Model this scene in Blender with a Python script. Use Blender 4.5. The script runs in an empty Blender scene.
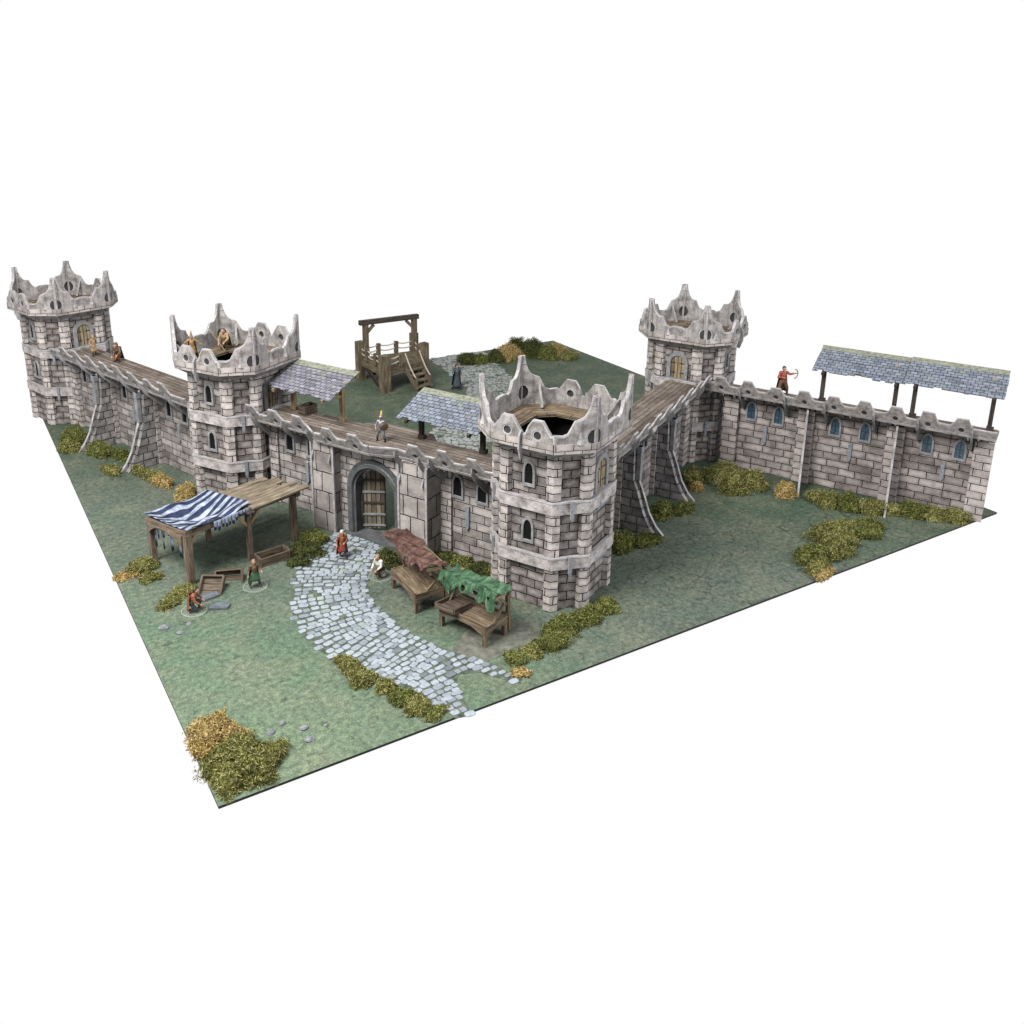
import bpy, math, random
from mathutils import Vector, Matrix, geometry
R=math.radians
random.seed(7)
scn=bpy.context.scene
col=scn.collection

# ------------------------------------------------------------------ materials
ALB=.50      # overall reflectance of the printed card under the soft box
class NT:
    def __init__(s,name,rough=.85,spec=.25):
        s.m=bpy.data.materials.new(name); s.m.use_nodes=True
        s.t=s.m.node_tree; s.n=s.t.nodes; s.l=s.t.links
        s.b=s.n['Principled BSDF']; s.b.inputs['Roughness'].default_value=rough
        s.b.inputs['Specular IOR Level'].default_value=spec
    def node(s,typ,inp=None,**kw):
        n=s.n.new(typ)
        for k,v in kw.items(): setattr(n,k,v)
        for k,v in (inp or {}).items(): s.put(n,k,v)
        return n
    def put(s,n,k,v):
        if isinstance(v,bpy.types.NodeSocket): s.l.new(v,n.inputs[k])
        else: n.inputs[k].default_value=v
    def math(s,op,a,b=0.,c=None):
        n=s.node('ShaderNodeMath',operation=op); s.put(n,0,a); s.put(n,1,b)
        if c is not None: s.put(n,2,c)
        return n.outputs[0]
    def mix(s,f,a,b,blend='MIX'):
        n=s.node('ShaderNodeMix',data_type='RGBA',blend_type=blend,clamp_factor=True)
        s.put(n,0,f); s.put(n,6,a); s.put(n,7,b); return n.outputs[2]
    def ramp(s,f,*st):
        n=s.node('ShaderNodeValToRGB'); s.l.new(f,n.inputs[0]); e=n.color_ramp.elements
        while len(e)<len(st): e.new(.5)
        for i,(p,c) in enumerate(st):
            e[i].position=p; e[i].color=c if len(c)==4 else (*c,1)
        return n.outputs[0]
    def noise(s,vec,scale,detail=4,rough=.6,dist=0.):
        n=s.node('ShaderNodeTexNoise',{'Scale':scale,'Detail':detail,'Roughness':rough,'Distortion':dist}); s.l.new(vec,n.inputs['Vector']); return n
    def uv(s): return s.node('ShaderNodeUVMap',uv_map='UVMap').outputs[0]
    def obj(s): return s.node('ShaderNodeTexCoord').outputs['Object']
    def geo(s): return s.node('ShaderNodeNewGeometry')
    def mapping(s,vec,scale=(1,1,1),loc=(0,0,0)):
        n=s.node('ShaderNodeMapping',{'Scale':scale,'Location':loc}); s.l.new(vec,n.inputs['Vector']); return n.outputs[0]
    def bump(s,h,strength=.4,dist=.02):
        n=s.node('ShaderNodeBump',{'Strength':strength,'Distance':dist}); s.l.new(h,n.inputs['Height']); s.l.new(n.outputs[0],s.b.inputs['Normal'])
    def done(s,c,k=None):
        k=ALB if k is None else k
        s.put(s.b,'Base Color',s.mix(1.,c,(k,k,k,1.),'MULTIPLY')); return s.m
def c4(*c): return (*c,1.)
def g4(v,t=(1,1,1)): return (v*t[0],v*t[1],v*t[2],1.)

def warp(t,vec,amt,scale):
    n=t.noise(vec,scale,2)
    sub=t.node('ShaderNodeVectorMath',operation='SUBTRACT'); t.l.new(n.outputs['Color'],sub.inputs[0]); sub.inputs[1].default_value=(.5,.5,.5)
    sc=t.node('ShaderNodeVectorMath',operation='SCALE'); t.l.new(sub.outputs[0],sc.inputs[0]); sc.inputs['Scale'].default_value=amt
    ad=t.node('ShaderNodeVectorMath',operation='ADD'); t.l.new(vec,ad.inputs[0]); t.l.new(sc.outputs[0],ad.inputs[1]); return ad.outputs[0]

def brick_mat(name,hi,lo,ink,bw=.22,rh=.115,ms=.0072,warm=(1.,.92,.875),dirt=.55,wash=.6):
    t=NT(name,.9,.15); uv=t.uv(); w=warp(t,uv,.035,5.)
    w2=warp(t,w,.012,28.)
    b=t.node('ShaderNodeTexBrick',{'Color1':g4(hi,warm),'Color2':g4(lo,warm),'Mortar':c4(ink,ink,ink*1.05),'Scale':1.,'Mortar Size':ms,'Mortar Smooth':.25,'Bias':-.15,'Brick Width':bw,'Row Height':rh},offset=.5,squash=1.35,squash_frequency=3)
    t.l.new(w2,b.inputs['Vector'])
    # painted edge highlight, as if inked: a lighter ring just inside each joint
    b2=t.node('ShaderNodeTexBrick',{'Color1':c4(1,1,1),'Color2':c4(1,1,1),'Mortar':c4(0,0,0),'Scale':1.,'Mortar Size':ms*3.2,'Mortar Smooth':.6,'Brick Width':bw,'Row Height':rh},offset=.5,squash=1.35,squash_frequency=3)
    t.l.new(w2,b2.inputs['Vector'])
    ring=t.math('SUBTRACT',b2.outputs['Fac'],b.outputs['Fac'])
    c=t.mix(t.math('MULTIPLY',ring,.55),b.outputs['Color'],g4(min(.95,hi*1.45),warm))
    b3=t.node('ShaderNodeTexBrick',{'Color1':c4(1,1,1),'Color2':c4(1,1,1),'Mortar':c4(0,0,0),'Scale':1.,'Mortar Size':min(.045,rh*.42),'Mortar Smooth':1.,'Brick Width':bw,'Row Height':rh},offset=.5,squash=1.35,squash_frequency=3)
    t.l.new(warp(t,uv,.06,7.),b3.inputs['Vector'])
    c=t.mix(t.math('MULTIPLY',b3.outputs['Fac'],wash),c,t.mix(1.,c,c4(.42,.40,.42),'MULTIPLY'))
    fine=t.noise(uv,70.,5,.7); c=t.mix(.55,c,t.ramp(fine.outputs[0],(.3,(.35,.35,.35)),(.62,(1,1,1))),'MULTIPLY')
    st=t.noise(uv,3.2,5,.62); c=t.mix(dirt,c,t.ramp(st.outputs[0],(.37,(.24,.22,.215)),(.56,(1,1,1))),'MULTIPLY')
    c=t.mix(t.ramp(t.noise(uv,9.,3).outputs[0],(.58,(0,0,0)),(.72,(.45,.45,.45))),c,c4(.19,.17,.15))
    t.bump(t.math('ADD',t.math('MULTIPLY',b.outputs['Fac'],-1.),t.math('MULTIPLY',fine.outputs[0],.5)),.45,.012)
    return t.done(c)

def plain_stone(name,v,warm=(1,.95,.93),dark=.4,scale=1.):
    t=NT(name,.88,.2); uv=t.uv()
    a=t.noise(uv,6.*scale,5,.65); f=t.noise(uv,60.*scale,4,.7)
    c=t.mix(1.,t.ramp(a.outputs[0],(.33,g4(v*dark,warm)),(.5,g4(v*.85,warm)),(.68,g4(v*1.25,warm))),t.ramp(f.outputs[0],(.3,(.5,.5,.52)),(.6,(1,1,1))),'MULTIPLY')
    t.bump(f.outputs[0],.3,.01); return t.done(c)

def wood_mat(name,cols,gs=1.,spec=.2):
    t=NT(name,.85,spec); uv=t.uv(); m=t.mapping(uv,(3.*gs,34.*gs,1)); w=t.noise(m,1.,6,.65,.8); big=t.noise(uv,4.,3)
    c=t.ramp(w.outputs[0],(.3,cols[0]),(.5,cols[1]),(.7,cols[2]))
    c=t.mix(.45,c,t.ramp(big.outputs[0],(.35,(.45,.45,.45)),(.65,(1.1,1.1,1.1))),'MULTIPLY')
    ri=t.geo().outputs['Random Per Island']; c=t.mix(.5,c,t.ramp(ri,(0,(.55,.55,.55)),(1,(1.25,1.2,1.1))),'MULTIPLY')
    t.bump(w.outputs[0],.5,.012); return t.done(c)

def plank_mat(name,cols,ink=.02,bw=.9,rh=.085,vert=False):
    t=NT(name,.85,.2); uv=t.uv()
    if vert:
        sp=t.node('ShaderNodeSeparateXYZ'); t.l.new(uv,sp.inputs[0]); cb=t.node('ShaderNodeCombineXYZ',{0:sp.outputs[1],1:sp.outputs[0]}); uv=cb.outputs[0]
    w=warp(t,uv,.02,4.)
    b=t.node('ShaderNodeTexBrick',{'Color1':cols[2],'Color2':cols[1],'Mortar':c4(ink,ink,ink),'Scale':1.,'Mortar Size':.006,'Mortar Smooth':.2,'Brick Width':bw,'Row Height':rh},offset=.37)
    t.l.new(w,b.inputs['Vector'])
    m=t.mapping(uv,(4,46,1)); g=t.noise(m,1.,6,.7,.7)
    c=t.mix(.75,b.outputs['Color'],t.ramp(g.outputs[0],(.32,(.25,.25,.25)),(.6,(1.15,1.15,1.15))),'MULTIPLY')
    s=t.noise(uv,3.,4); c=t.mix(.6,c,t.ramp(s.outputs[0],(.38,(.4,.4,.4)),(.6,(1.1,1.1,1.1))),'MULTIPLY')
    t.bump(t.math('SUBTRACT',g.outputs[0],b.outputs['Fac']),.5,.012); return t.done(c)

def slate_mat(name,tint):
    t=NT(name,.7,.3); uv=t.uv(); w=warp(t,uv,.022,9.)
    b=t.node('ShaderNodeTexBrick',{'Color1':g4(.27,tint),'Color2':g4(.15,tint),'Mortar':c4(.02,.022,.03),'Scale':1.,'Mortar Size':.006,'Mortar Smooth':.2,'Bias':.05,'Brick Width':.10,'Row Height':.066},offset=.5)
    t.l.new(w,b.inputs['Vector'])
    n=t.noise(uv,7.,4); f=t.noise(uv,55.,4,.7)
    c=t.mix(.6,b.outputs['Color'],t.ramp(f.outputs[0],(.3,(.4,.4,.4)),(.6,(1.1,1.1,1.1))),'MULTIPLY')
    c=t.mix(t.ramp(n.outputs[0],(.6,(0,0,0)),(.7,(.6,.6,.6))),c,c4(.36,.30,.2))
    c=t.mix(t.ramp(t.noise(uv,3.,3).outputs[0],(.56,(0,0,0)),(.72,(.6,.6,.6))),c,c4(.2,.25,.16))
    t.bump(t.math('SUBTRACT',f.outputs[0],b.outputs['Fac']),.4,.01); return t.done(c)

def flat_mat(name,c,rough=.7,spec=.3,metal=0.,var=.25,scale=40.):
    t=NT(name,rough,spec); t.b.inputs['Metallic'].default_value=metal
    n=t.noise(t.obj(),scale,4,.65)
    lo=tuple(x*(1-var) for x in c); hi=tuple(min(1,x*(1+var)) for x in c)
    return t.done(t.ramp(n.outputs[0],(.35,lo),(.65,hi)))

def leaf_mat(name,lo,mid,hi):
    t=NT(name,.8,.15); r=t.geo().outputs['Random Per Island']; n=t.noise(t.obj(),5.,3)
    f=t.math('ADD',t.math('MULTIPLY',r,.62),t.math('MULTIPLY',n.outputs[0],.45))
    return t.done(t.ramp(f,(.12,lo),(.5,mid),(.9,hi)))

def cloth_mat(name,lo,mid,hi,scale=7.):
    t=NT(name,.9,.1); uv=t.uv(); n=t.noise(t.mapping(uv,(2.2,.8,1)),scale,6,.7,.15); f=t.noise(uv,90.,3)
    c=t.mix(.5,t.ramp(n.outputs[0],(.36,lo),(.5,mid),(.66,hi)),t.ramp(f.outputs[0],(.3,(.6,.6,.6)),(.6,(1.1,1.1,1.1))),'MULTIPLY')
    t.bump(f.outputs[0],.25,.005); return t.done(c)

M={}
M['brick']=brick_mat('stone_blocks',.58,.24,.012)
M['brick_recess']=brick_mat('recessed_blocks',.46,.16,.010,dirt=.85,wash=.9)
M['brick_quoin']=brick_mat('quoin_blocks',.74,.42,.016,bw=.19,rh=.105,dirt=.65,wash=.6)
M['brick_wall']=brick_mat('wall_blocks',.52,.20,.010,bw=.24,rh=.118,dirt=.7)
M['brick_warm']=brick_mat('warm_lit_blocks',.66,.38,.02,bw=.25,rh=.118,warm=(1.,.9,.86),dirt=.45)  # warm light on the right wall is put into this pinker, lighter colour
M['brick_warm_bay']=brick_mat('warm_lit_bay_blocks',.54,.27,.016,bw=.26,rh=.12,warm=(1.,.89,.85),dirt=.6,wash=.8)  # bay copy, with the same warm light painted in
M['crown_block']=brick_mat('crown_blocks',.58,.36,.02,bw=.21,rh=.128,ms=.0055,dirt=.5,wash=.5)
M['brick_butt']=brick_mat('buttress_blocks',.46,.17,.012,bw=.17,rh=.13,dirt=.7,warm=(1,.97,.96))
M['big_block']=brick_mat('gate_pier_blocks',.52,.26,.010,bw=.24,rh=.30,ms=.009,dirt=.5)
M['band']=plain_stone('string_course_stone',.56,dark=.4,warm=(1.,.93,.91))
M['crown']=plain_stone('parapet_stone',.45,warm=(1.,.94,.95),dark=.5)
def carved(name,v,warm,bw,rh):
    t=NT(name,.88,.2); uv=t.uv(); w=warp(t,uv,.03,6.)
    b=t.node('ShaderNodeTexBrick',{'Color1':g4(v*1.15,warm),'Color2':g4(v*.82,warm),'Mortar':g4(v*.16,warm),'Scale':1.,'Mortar Size':.0045,'Mortar Smooth':.3,'Brick Width':bw,'Row Height':rh},offset=.5)
    t.l.new(w,b.inputs['Vector']); a=t.noise(uv,5.,5,.65); f=t.noise(uv,65.,4,.7); st=t.noise(t.mapping(uv,(16,3,1)),1.,4,.6)
    c=t.mix(.8,b.outputs['Color'],t.ramp(a.outputs[0],(.36,(.30,.285,.28)),(.58,(1.15,1.15,1.15))),'MULTIPLY')
    c=t.mix(.75,c,t.ramp(st.outputs[0],(.34,(.5,.5,.52)),(.55,(1.05,1.05,1.05))),'MULTIPLY')
    c=t.mix(.7,c,t.ramp(f.outputs[0],(.32,(.5,.5,.5)),(.6,(1.1,1.1,1.1))),'MULTIPLY')
    t.bump(t.math('SUBTRACT',f.outputs[0],b.outputs['Fac']),.35,.01); return t.done(c)
M['crown']=carved('carved_crown_stone',.41,(1.,.95,.925),.9,.9)
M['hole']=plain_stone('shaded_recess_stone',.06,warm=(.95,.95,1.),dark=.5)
M['crown_rim']=plain_stone('parapet_rim_stone',.58,warm=(1.,.95,.97),dark=.6)
M['parapet']=plain_stone('weathered_parapet_stone',.38,warm=(1.,.95,.91),dark=.35,scale=2.)
M['parapet_warm']=plain_stone('warm_lit_parapet_stone',.44,warm=(1.,.92,.89),dark=.4,scale=2.)  # right wall copy, lighter and pinker for the warm light painted in
M['edge']=plain_stone('cut_card_edge',.46,warm=(1,.97,.98),dark=.6)
M['frame']=plain_stone('window_stone',.34,warm=(.95,.97,1.),dark=.6)
M['gatestone']=plain_stone('dark_arch_stone',.12,warm=(.93,1.,1.03),dark=.5)
M['tie']=flat_mat('grey_plate',(.20,.22,.25),.6,.4,0,.35,30.)
M['dark']=flat_mat('painted_dark_opening',(.006,.006,.007),.9,.1)  # black colour stands in for the darkness inside openings and towers
M['blueglass']=flat_mat('blue_leaded_glass',(.035,.075,.115),.35,.5,0,.6,25.)
M['lead']=flat_mat('lead_bars',(.03,.035,.04),.6,.3)
M['deck']=plank_mat('walkway_planks',(c4(.1,.08,.07),c4(.125,.095,.075),c4(.26,.215,.18)))
M['floor']=plank_mat('tower_floor_planks',(c4(.1,.07,.04),c4(.16,.115,.07),c4(.29,.22,.145)),bw=.5)
M['door']=plank_mat('door_planks',(c4(.1,.07,.04),c4(.22,.155,.085),c4(.42,.33,.21)),bw=3.,rh=.062,vert=True)
M['gate_planks']=plank_mat('gate_planks',(c4(.06,.05,.04),c4(.13,.105,.075),c4(.30,.255,.19)),bw=3.,rh=.066,vert=True)
M['beam']=wood_mat('grey_brown_timber',(c4(.06,.045,.032),c4(.17,.13,.095),c4(.34,.27,.2)))
M['beam_gal']=wood_mat('old_oak_timber',(c4(.035,.027,.018),c4(.125,.10,.066),c4(.26,.215,.15)))
M['beam_dark']=wood_mat('dark_timber',(c4(.015,.013,.012),c4(.045,.036,.03),c4(.10,.08,.065)))
M['beam_pale']=wood_mat('pale_timber',(c4(.14,.10,.055),c4(.34,.25,.14),c4(.55,.42,.26)))
M['plank_pale']=wood_mat('weathered_planks',(c4(.05,.04,.03),c4(.20,.165,.12),c4(.40,.34,.26)))
M['stallwood']=wood_mat('stall_timber',(c4(.045,.032,.02),c4(.16,.12,.078),c4(.34,.27,.19)))
M['crate']=wood_mat('crate_boards',(c4(.035,.026,.018),c4(.10,.075,.055),c4(.22,.175,.13)))
M['slate_mauve']=slate_mat('mauve_slates',(.95,.93,1.15))
M['slate_blue']=slate_mat('blue_slates',(.88,1.02,1.28))
M['moss_ridge']=plain_stone('mossy_ridge_tiles',.30,warm=(.95,1.,.78),dark=.35,scale=2.5)
M['slab']=plain_stone('loose_slate',.17,warm=(.85,.97,1.1),dark=.5,scale=2)
M['brown_cloth']=cloth_mat('red_brown_cloth',c4(.025,.015,.013),c4(.10,.055,.046),c4(.21,.125,.105))
M['green_cloth']=cloth_mat('green_cloth',c4(.016,.040,.022),c4(.048,.110,.060),c4(.14,.235,.145))
M['rope']=flat_mat('pale_rope',(.42,.37,.30),.9,.1)
M['pebble']=plain_stone('field_stone',.28,warm=(.93,.97,1.05),dark=.5,scale=3)
M['leaf_green']=leaf_mat('green_lichen',c4(.016,.024,.004),c4(.095,.11,.022),c4(.28,.29,.09))
M['leaf_olive']=leaf_mat('olive_lichen',c4(.02,.025,.004),c4(.135,.14,.032),c4(.40,.38,.15))
M['leaf_ochre']=leaf_mat('ochre_lichen',c4(.08,.05,.01),c4(.34,.24,.075),c4(.62,.48,.23))
M['leaf_dark']=leaf_mat('dark_green_lichen',c4(.008,.015,.003),c4(.045,.058,.012),c4(.12,.13,.04))
for n,c in dict(skin=(.45,.25,.16),red=(.32,.05,.03),rust=(.26,.09,.035),white=(.70,.68,.62),brown=(.11,.06,.03),tan=(.36,.24,.12),green=(.03,.11,.05),navy=(.02,.028,.04),slate=(.05,.075,.09),gold=(.30,.17,.05),hairdark=(.03,.02,.015),hairwhite=(.7,.66,.58),leather=(.07,.04,.025),yellow=(.75,.48,.10),black=(.012,.012,.013),eye=(.01,.01,.01)).items():
    M['p_'+n]=flat_mat('painted_'+n,tuple(x*.78 for x in c),.6,.35,0,.3,25.)
M['p_steel']=flat_mat('painted_steel',(.26,.27,.29),.4,.5,.6,.3,25.)
def glass_mat():
    t=NT('clear_acrylic',.12,.5); t.b.inputs['Alpha'].default_value=.02
    return t.done(c4(.7,.72,.7),1.)
def rim_mat():
    t=NT('acrylic_rim',.15,.5); t.b.inputs['Alpha'].default_value=.3
    return t.done(c4(.34,.36,.34),1.)
M['rim']=rim_mat()
M['acrylic']=glass_mat()

def stripes_mat():
    t=NT('blue_striped_cloth',.9,.1); uv=t.uv(); w=warp(t,uv,.09,4.)
    s=t.node('ShaderNodeSeparateXYZ'); t.l.new(w,s.inputs[0])
    v=t.math('FRACT',t.math('MULTIPLY',s.outputs[1],6.2))
    a=t.ramp(v,(0.,(.36,.40,.48)),(.40,(.36,.40,.48)),(.50,(.03,.042,.085)),(.90,(.03,.042,.085)))
    n=t.noise(uv,8.,5,.65); c=t.mix(.9,a,t.ramp(n.outputs[0],(.36,(.3,.33,.42)),(.60,(1.1,1.1,1.1))),'MULTIPLY')
    return t.done(c)
M['stripes']=stripes_mat()

def ground_mat():
    t=NT('printed_grass_mat',.75,.25); o=t.obj()
    big=t.noise(o,.32,4,.55); mid=t.noise(o,1.7,6,.62,.4); fine=t.noise(o,15.,7,.72); speck=t.noise(o,60.,3,.7)
    s=t.node('ShaderNodeSeparateXYZ'); t.l.new(o,s.inputs[0])
    # base colour goes from pale green at the near corner to deep green beyond
    d=t.math('ADD',t.math('MULTIPLY',s.outputs[0],.070),t.math('MULTIPLY',s.outputs[1],.062))
    d=t.math('ADD',d,t.math('MULTIPLY',t.math('SUBTRACT',big.outputs[0],.5),.9))
    base=t.ramp(d,(.0,(.122,.172,.108)),(.22,(.090,.142,.094)),(.45,(.088,.114,.090)),(.8,(.050,.080,.048)))
    c=t.mix(t.ramp(mid.outputs[0],(.42,(0,0,0)),(.66,(1,1,1))),base,t.mix(.42,base,c4(.185,.18,.125)))
    c=t.mix(t.ramp(t.noise(o,.9,5,.6).outputs[0],(.50,(0,0,0)),(.68,(.8,.8,.8))),c,t.mix(.45,base,c4(.05,.095,.068)))
    c=t.mix(.8,c,t.ramp(fine.outputs[0],(.32,(.34,.35,.36)),(.5,(.95,.95,.95)),(.66,(1.6,1.58,1.5))),'MULTIPLY')
    c=t.mix(.55,c,t.ramp(speck.outputs[0],(.32,(.45,.45,.45)),(.6,(1.2,1.2,1.2))),'MULTIPLY')
    # cracked earth lines
    w=warp(t,o,.25,3.5)
    v=t.node('ShaderNodeTexVoronoi',{'Scale':3.6,'Randomness':1.},feature='DISTANCE_TO_EDGE'); t.l.new(w,v.inputs['Vector'])
    line=t.ramp(v.outputs[0],(.0,(1,1,1)),(.035,(0,0,0)))
    far_=t.ramp(s.outputs[0],(.42,(0,0,0)),(.50,(1,1,1))) if False else t.ramp(t.math('MULTIPLY',s.outputs[0],.1),(.47,(.12,.12,.12)),(.60,(1,1,1)))
    zone=t.math('MULTIPLY',far_,t.ramp(t.noise(o,.55,3).outputs[0],(.34,(0,0,0)),(.52,(1,1,1))))
    c=t.mix(t.math('MULTIPLY',t.math('MULTIPLY',line,zone),.65),c,c4(.012,.016,.014))
    # small dark scuffs of turf
    sc=t.noise(t.mapping(o,(1,1,1),(3,7,0)),7.,5,.75,1.2); c=t.mix(t.ramp(sc.outputs[0],(.56,(0,0,0)),(.68,(.8,.8,.8))),c,c4(.02,.034,.027))
    t.bump(fine.outputs[0],.12,.01); return t.done(c)
M['ground']=ground_mat()
M['board_edge']=flat_mat('dark_board_edge',(.02,.02,.02),.8,.2)
def cobble_mat(name,hi,lo):
    t=NT(name,.8,.25); r=t.geo().outputs['Random Per Island']; o=t.obj(); f=t.noise(o,30.,5,.7)
    c=t.ramp(r,(0.,lo),(.25,tuple(a*.5+b*.5 for a,b in zip(lo,hi))),(.5,hi),(.93,hi),(.97,tuple(x*.45 for x in hi)))
    c=t.mix(.7,c,t.ramp(f.outputs[0],(.32,(.5,.52,.55)),(.6,(1.1,1.1,1.1))),'MULTIPLY')
    c=t.mix(t.ramp(t.noise(o,1.6,3).outputs[0],(.62,(0,0,0)),(.72,(.6,.6,.6))),c,c4(.26,.38,.2))
    t.bump(f.outputs[0],.3,.01); return t.done(c)
M['cobble']=cobble_mat('pale_cobbles',(.315,.355,.395),(.19,.22,.25))
M['cobble_far']=cobble_mat('grey_cobbles',(.30,.32,.31),(.17,.185,.17))
M['bed']=flat_mat('cobble_bed',(.085,.105,.08),.9,.1,0,.5,12.)
M['dirt']=flat_mat('trodden_earth',(.135,.14,.115),.9,.1,0,.35,9.)

# ------------------------------------------------------------------ mesh builder
class MB:
    def __init__(s): s.v=[];s.f=[];s.mi=[];s.uv=[];s.ms=[];s.sm=[]
    def mat(s,m):
        if m not in s.ms: s.ms.append(m)
        return s.ms.index(m)
    def face(s,pts,m,uv=None,smooth=False):
        pts=[Vector(p) for p in pts]; i=len(s.v); s.v+=[tuple(p) for p in pts]; s.f.append(tuple(range(i,i+len(pts)))); s.mi.append(s.mat(m)); s.sm.append(smooth)
        if uv is None:
            n=geometry.normal(pts) if len(pts)>2 else Vector((0,0,1))
            if abs(n.z)>.75: uv=[(p.x,p.y) for p in pts]
            else:
                t=Vector((-n.y,n.x,0)).normalized(); uv=[(p.dot(t),p.z) for p in pts]
        s.uv.append(uv)
    def mesh(s,vs,fs,m,uvs=None,smooth=False):
        i=len(s.v); s.v+=[tuple(v) for v in vs]; k=s.mat(m)
        for f in fs:
            s.f.append(tuple(i+a for a in f)); s.mi.append(k); s.sm.append(smooth)
            if uvs: s.uv.append([uvs[a] for a in f])
            else: s.uv.append([(vs[a][0],vs[a][1]+vs[a][2]) for a in f])
    def box(s,x0,x1,y0,y1,z0,z1,m,top=None):
        a=[(x0,y0),(x1,y0),(x1,y1),(x0,y1)]; s.prism(a,z0,z1,m,top or m)
    def prism(s,poly,z0,z1,m,top=None,bottom=True):
        n=len(poly)
        for i in range(n):
            (ax,ay),(bx,by)=poly[i],poly[(i+1)%n]; s.face([(ax,ay,z0),(bx,by,z0),(bx,by,z1),(ax,ay,z1)],m)
        s.face([(x,y,z1) for x,y in poly],top or m)
        if bottom: s.face([(x,y,z0) for x,y in reversed(poly)],top or m)
    def beam(s,p,q,w,h,m,up=(0,0,1),taper=1.,tilt=0.):
        p,q=Vector(p),Vector(q); d=(q-p); L=d.length; d.normalize(); up=Vector(up)
        if abs(d.dot(up))>.97: up=Vector((1,0,0)) if abs(d.x)<.9 else Vector((0,1,0))
        sd=d.cross(up).normalized(); u2=sd.cross(d).normalized()
        i=len(s.v); o=random.random()*9; vs=[]
        for e,c,k in ((0,p,1.),(1,q,taper)):
            for a,b in ((-1,-1),(1,-1),(1,1),(-1,1)): vs.append(c+sd*a*w/2*k+u2*b*h/2*k)
        s.v+=[tuple(v) for v in vs]; k=s.mat(m)
        for j in range(4):
            jn=(j+1)%4; s.f.append((i+j,i+jn,i+4+jn,i+4+j)); s.uv.append([(o,o+j*.1),(o,o+j*.1+.08),(o+L,o+j*.1+.08),(o+L,o+j*.1)]); s.mi.append(k); s.sm.append(False)
        s.f.append((i+3,i+2,i+1,i)); s.uv.append([(o,o),(o+.02,o),(o+.02,o+.05),(o,o+.05)]); s.mi.append(k); s.sm.append(False)
        s.f.append((i+4,i+5,i+6,i+7)); s.uv.append([(o,o),(o+.02,o),(o+.02,o+.05),(o,o+.05)]); s.mi.append(k); s.sm.append(False)
    def cyl(s,p,q,r0,r1,m,n=10,cap=True):
        p,q=Vector(p),Vector(q); d=(q-p).normalized(); a=d.orthogonal().normalized(); b=d.cross(a)
        A=[p+(a*math.cos(t)+b*math.sin(t))*r0 for t in [2*math.pi*k/n for k in range(n)]]
        B=[q+(a*math.cos(t)+b*math.sin(t))*r1 for t in [2*math.pi*k/n for k in range(n)]]
        L=(q-p).length; vs=A+B; uvs=[(0,k*.02) for k in range(n)]+[(L,k*.02) for k in range(n)]
        fs=[(k,(k+1)%n,n+(k+1)%n,n+k) for k in range(n)]
        if cap: fs+=[tuple(range(n-1,-1,-1)),tuple(range(n,2*n))]
        s.mesh(vs,fs,m,uvs)
    def panel(s,O,S,N,outline,thick,m,em=None,holes=(),Z=(0,0,1),back=None):
        """flat board: outline in (s,z), front face on the +N side"""
        O,S,N,Z=Vector(O),Vector(S).normalized(),Vector(N).normalized(),Vector(Z)
        em=em or m; back=back or m
        loops=[list(outline)]+[list(h) for h in holes]
        vs=[];es=[]
        for lp in loops:
            b=len(vs); vs+=[Vector(p) for p in lp]; es+=[(b+i,b+(i+1)%len(lp)) for i in range(len(lp))]
        V,Ed,F,_,_,_=geometry.delaunay_2d_cdt(vs,es,[],0,1e-6)
        def ins(x,y):
            c=False
            for lp in loops:
                n=len(lp)
                for i in range(n):
                    (x0,y0),(x1,y1)=lp[i],lp[(i+1)%n]
                    if (y0>y)!=(y1>y) and x<(x1-x0)*(y-y0)/(y1-y0)+x0: c=not c
            return c
        P=lambda a,dpt: O+S*a[0]+Z*a[1]-N*dpt
        flip=S.cross(Z).dot(N)<0
        fr=[];bk=[]
        for f in F:
            cx=sum(V[i].x for i in f)/len(f); cy=sum(V[i].y for i in f)/len(f)
            if not ins(cx,cy): continue
            a,b,c=[V[i] for i in f[:3]]
            ccw=(b.x-a.x)*(c.y-a.y)-(b.y-a.y)*(c.x-a.x)>0
            g=list(f) if ccw!=flip else list(reversed(f))
            fr.append(tuple(g)); bk.append(tuple(reversed(g)))
        uvs=[(v.x+O.dot(S),v.y+(O.z if abs(Z[2])>.9 else 0)) for v in V]
        s.mesh([P(v,0) for v in V],fr,m,uvs); s.mesh([P(v,thick) for v in V],bk,back,uvs)
        for lp in loops:
            n=len(lp); 
            ar=sum(lp[i][0]*lp[(i+1)%n][1]-lp[(i+1)%n][0]*lp[i][1] for i in range(n))
            hole= lp is not loops[0]
            for i in range(n):
                a,b=lp[i],lp[(i+1)%n]
                q=[P(a,thick),P(b,thick),P(b,0),P(a,0)]
                if ((ar>0)!=flip)==hole: q.reverse()
                s.face(q,em)
    def build(s,name,parent=None,loc=None,rot=None):
        me=bpy.data.meshes.new(name); me.from_pydata(s.v,[],s.f)
        for m in s.ms: me.materials.append(m)
        me.polygons.foreach_set('material_index',s.mi); me.polygons.foreach_set('use_smooth',s.sm)
        ul=me.uv_layers.new(name='UVMap'); d=[]
        for u in s.uv:
            for a in u: d+=[a[0],a[1]]
        ul.data.foreach_set('uv',d); me.update()
        o=bpy.data.objects.new(name,me); col.objects.link(o)
        if parent: o.parent=parent
        if loc is not None: o.location=loc
        if rot is not None: o.rotation_euler=rot
        return o
def tag(o,label=None,cat=None,group=None,kind=None):
    if label: o['label']=label
    if cat: o['category']=cat
    if group: o['group']=group
    if kind: o['kind']=kind
    return o
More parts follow.
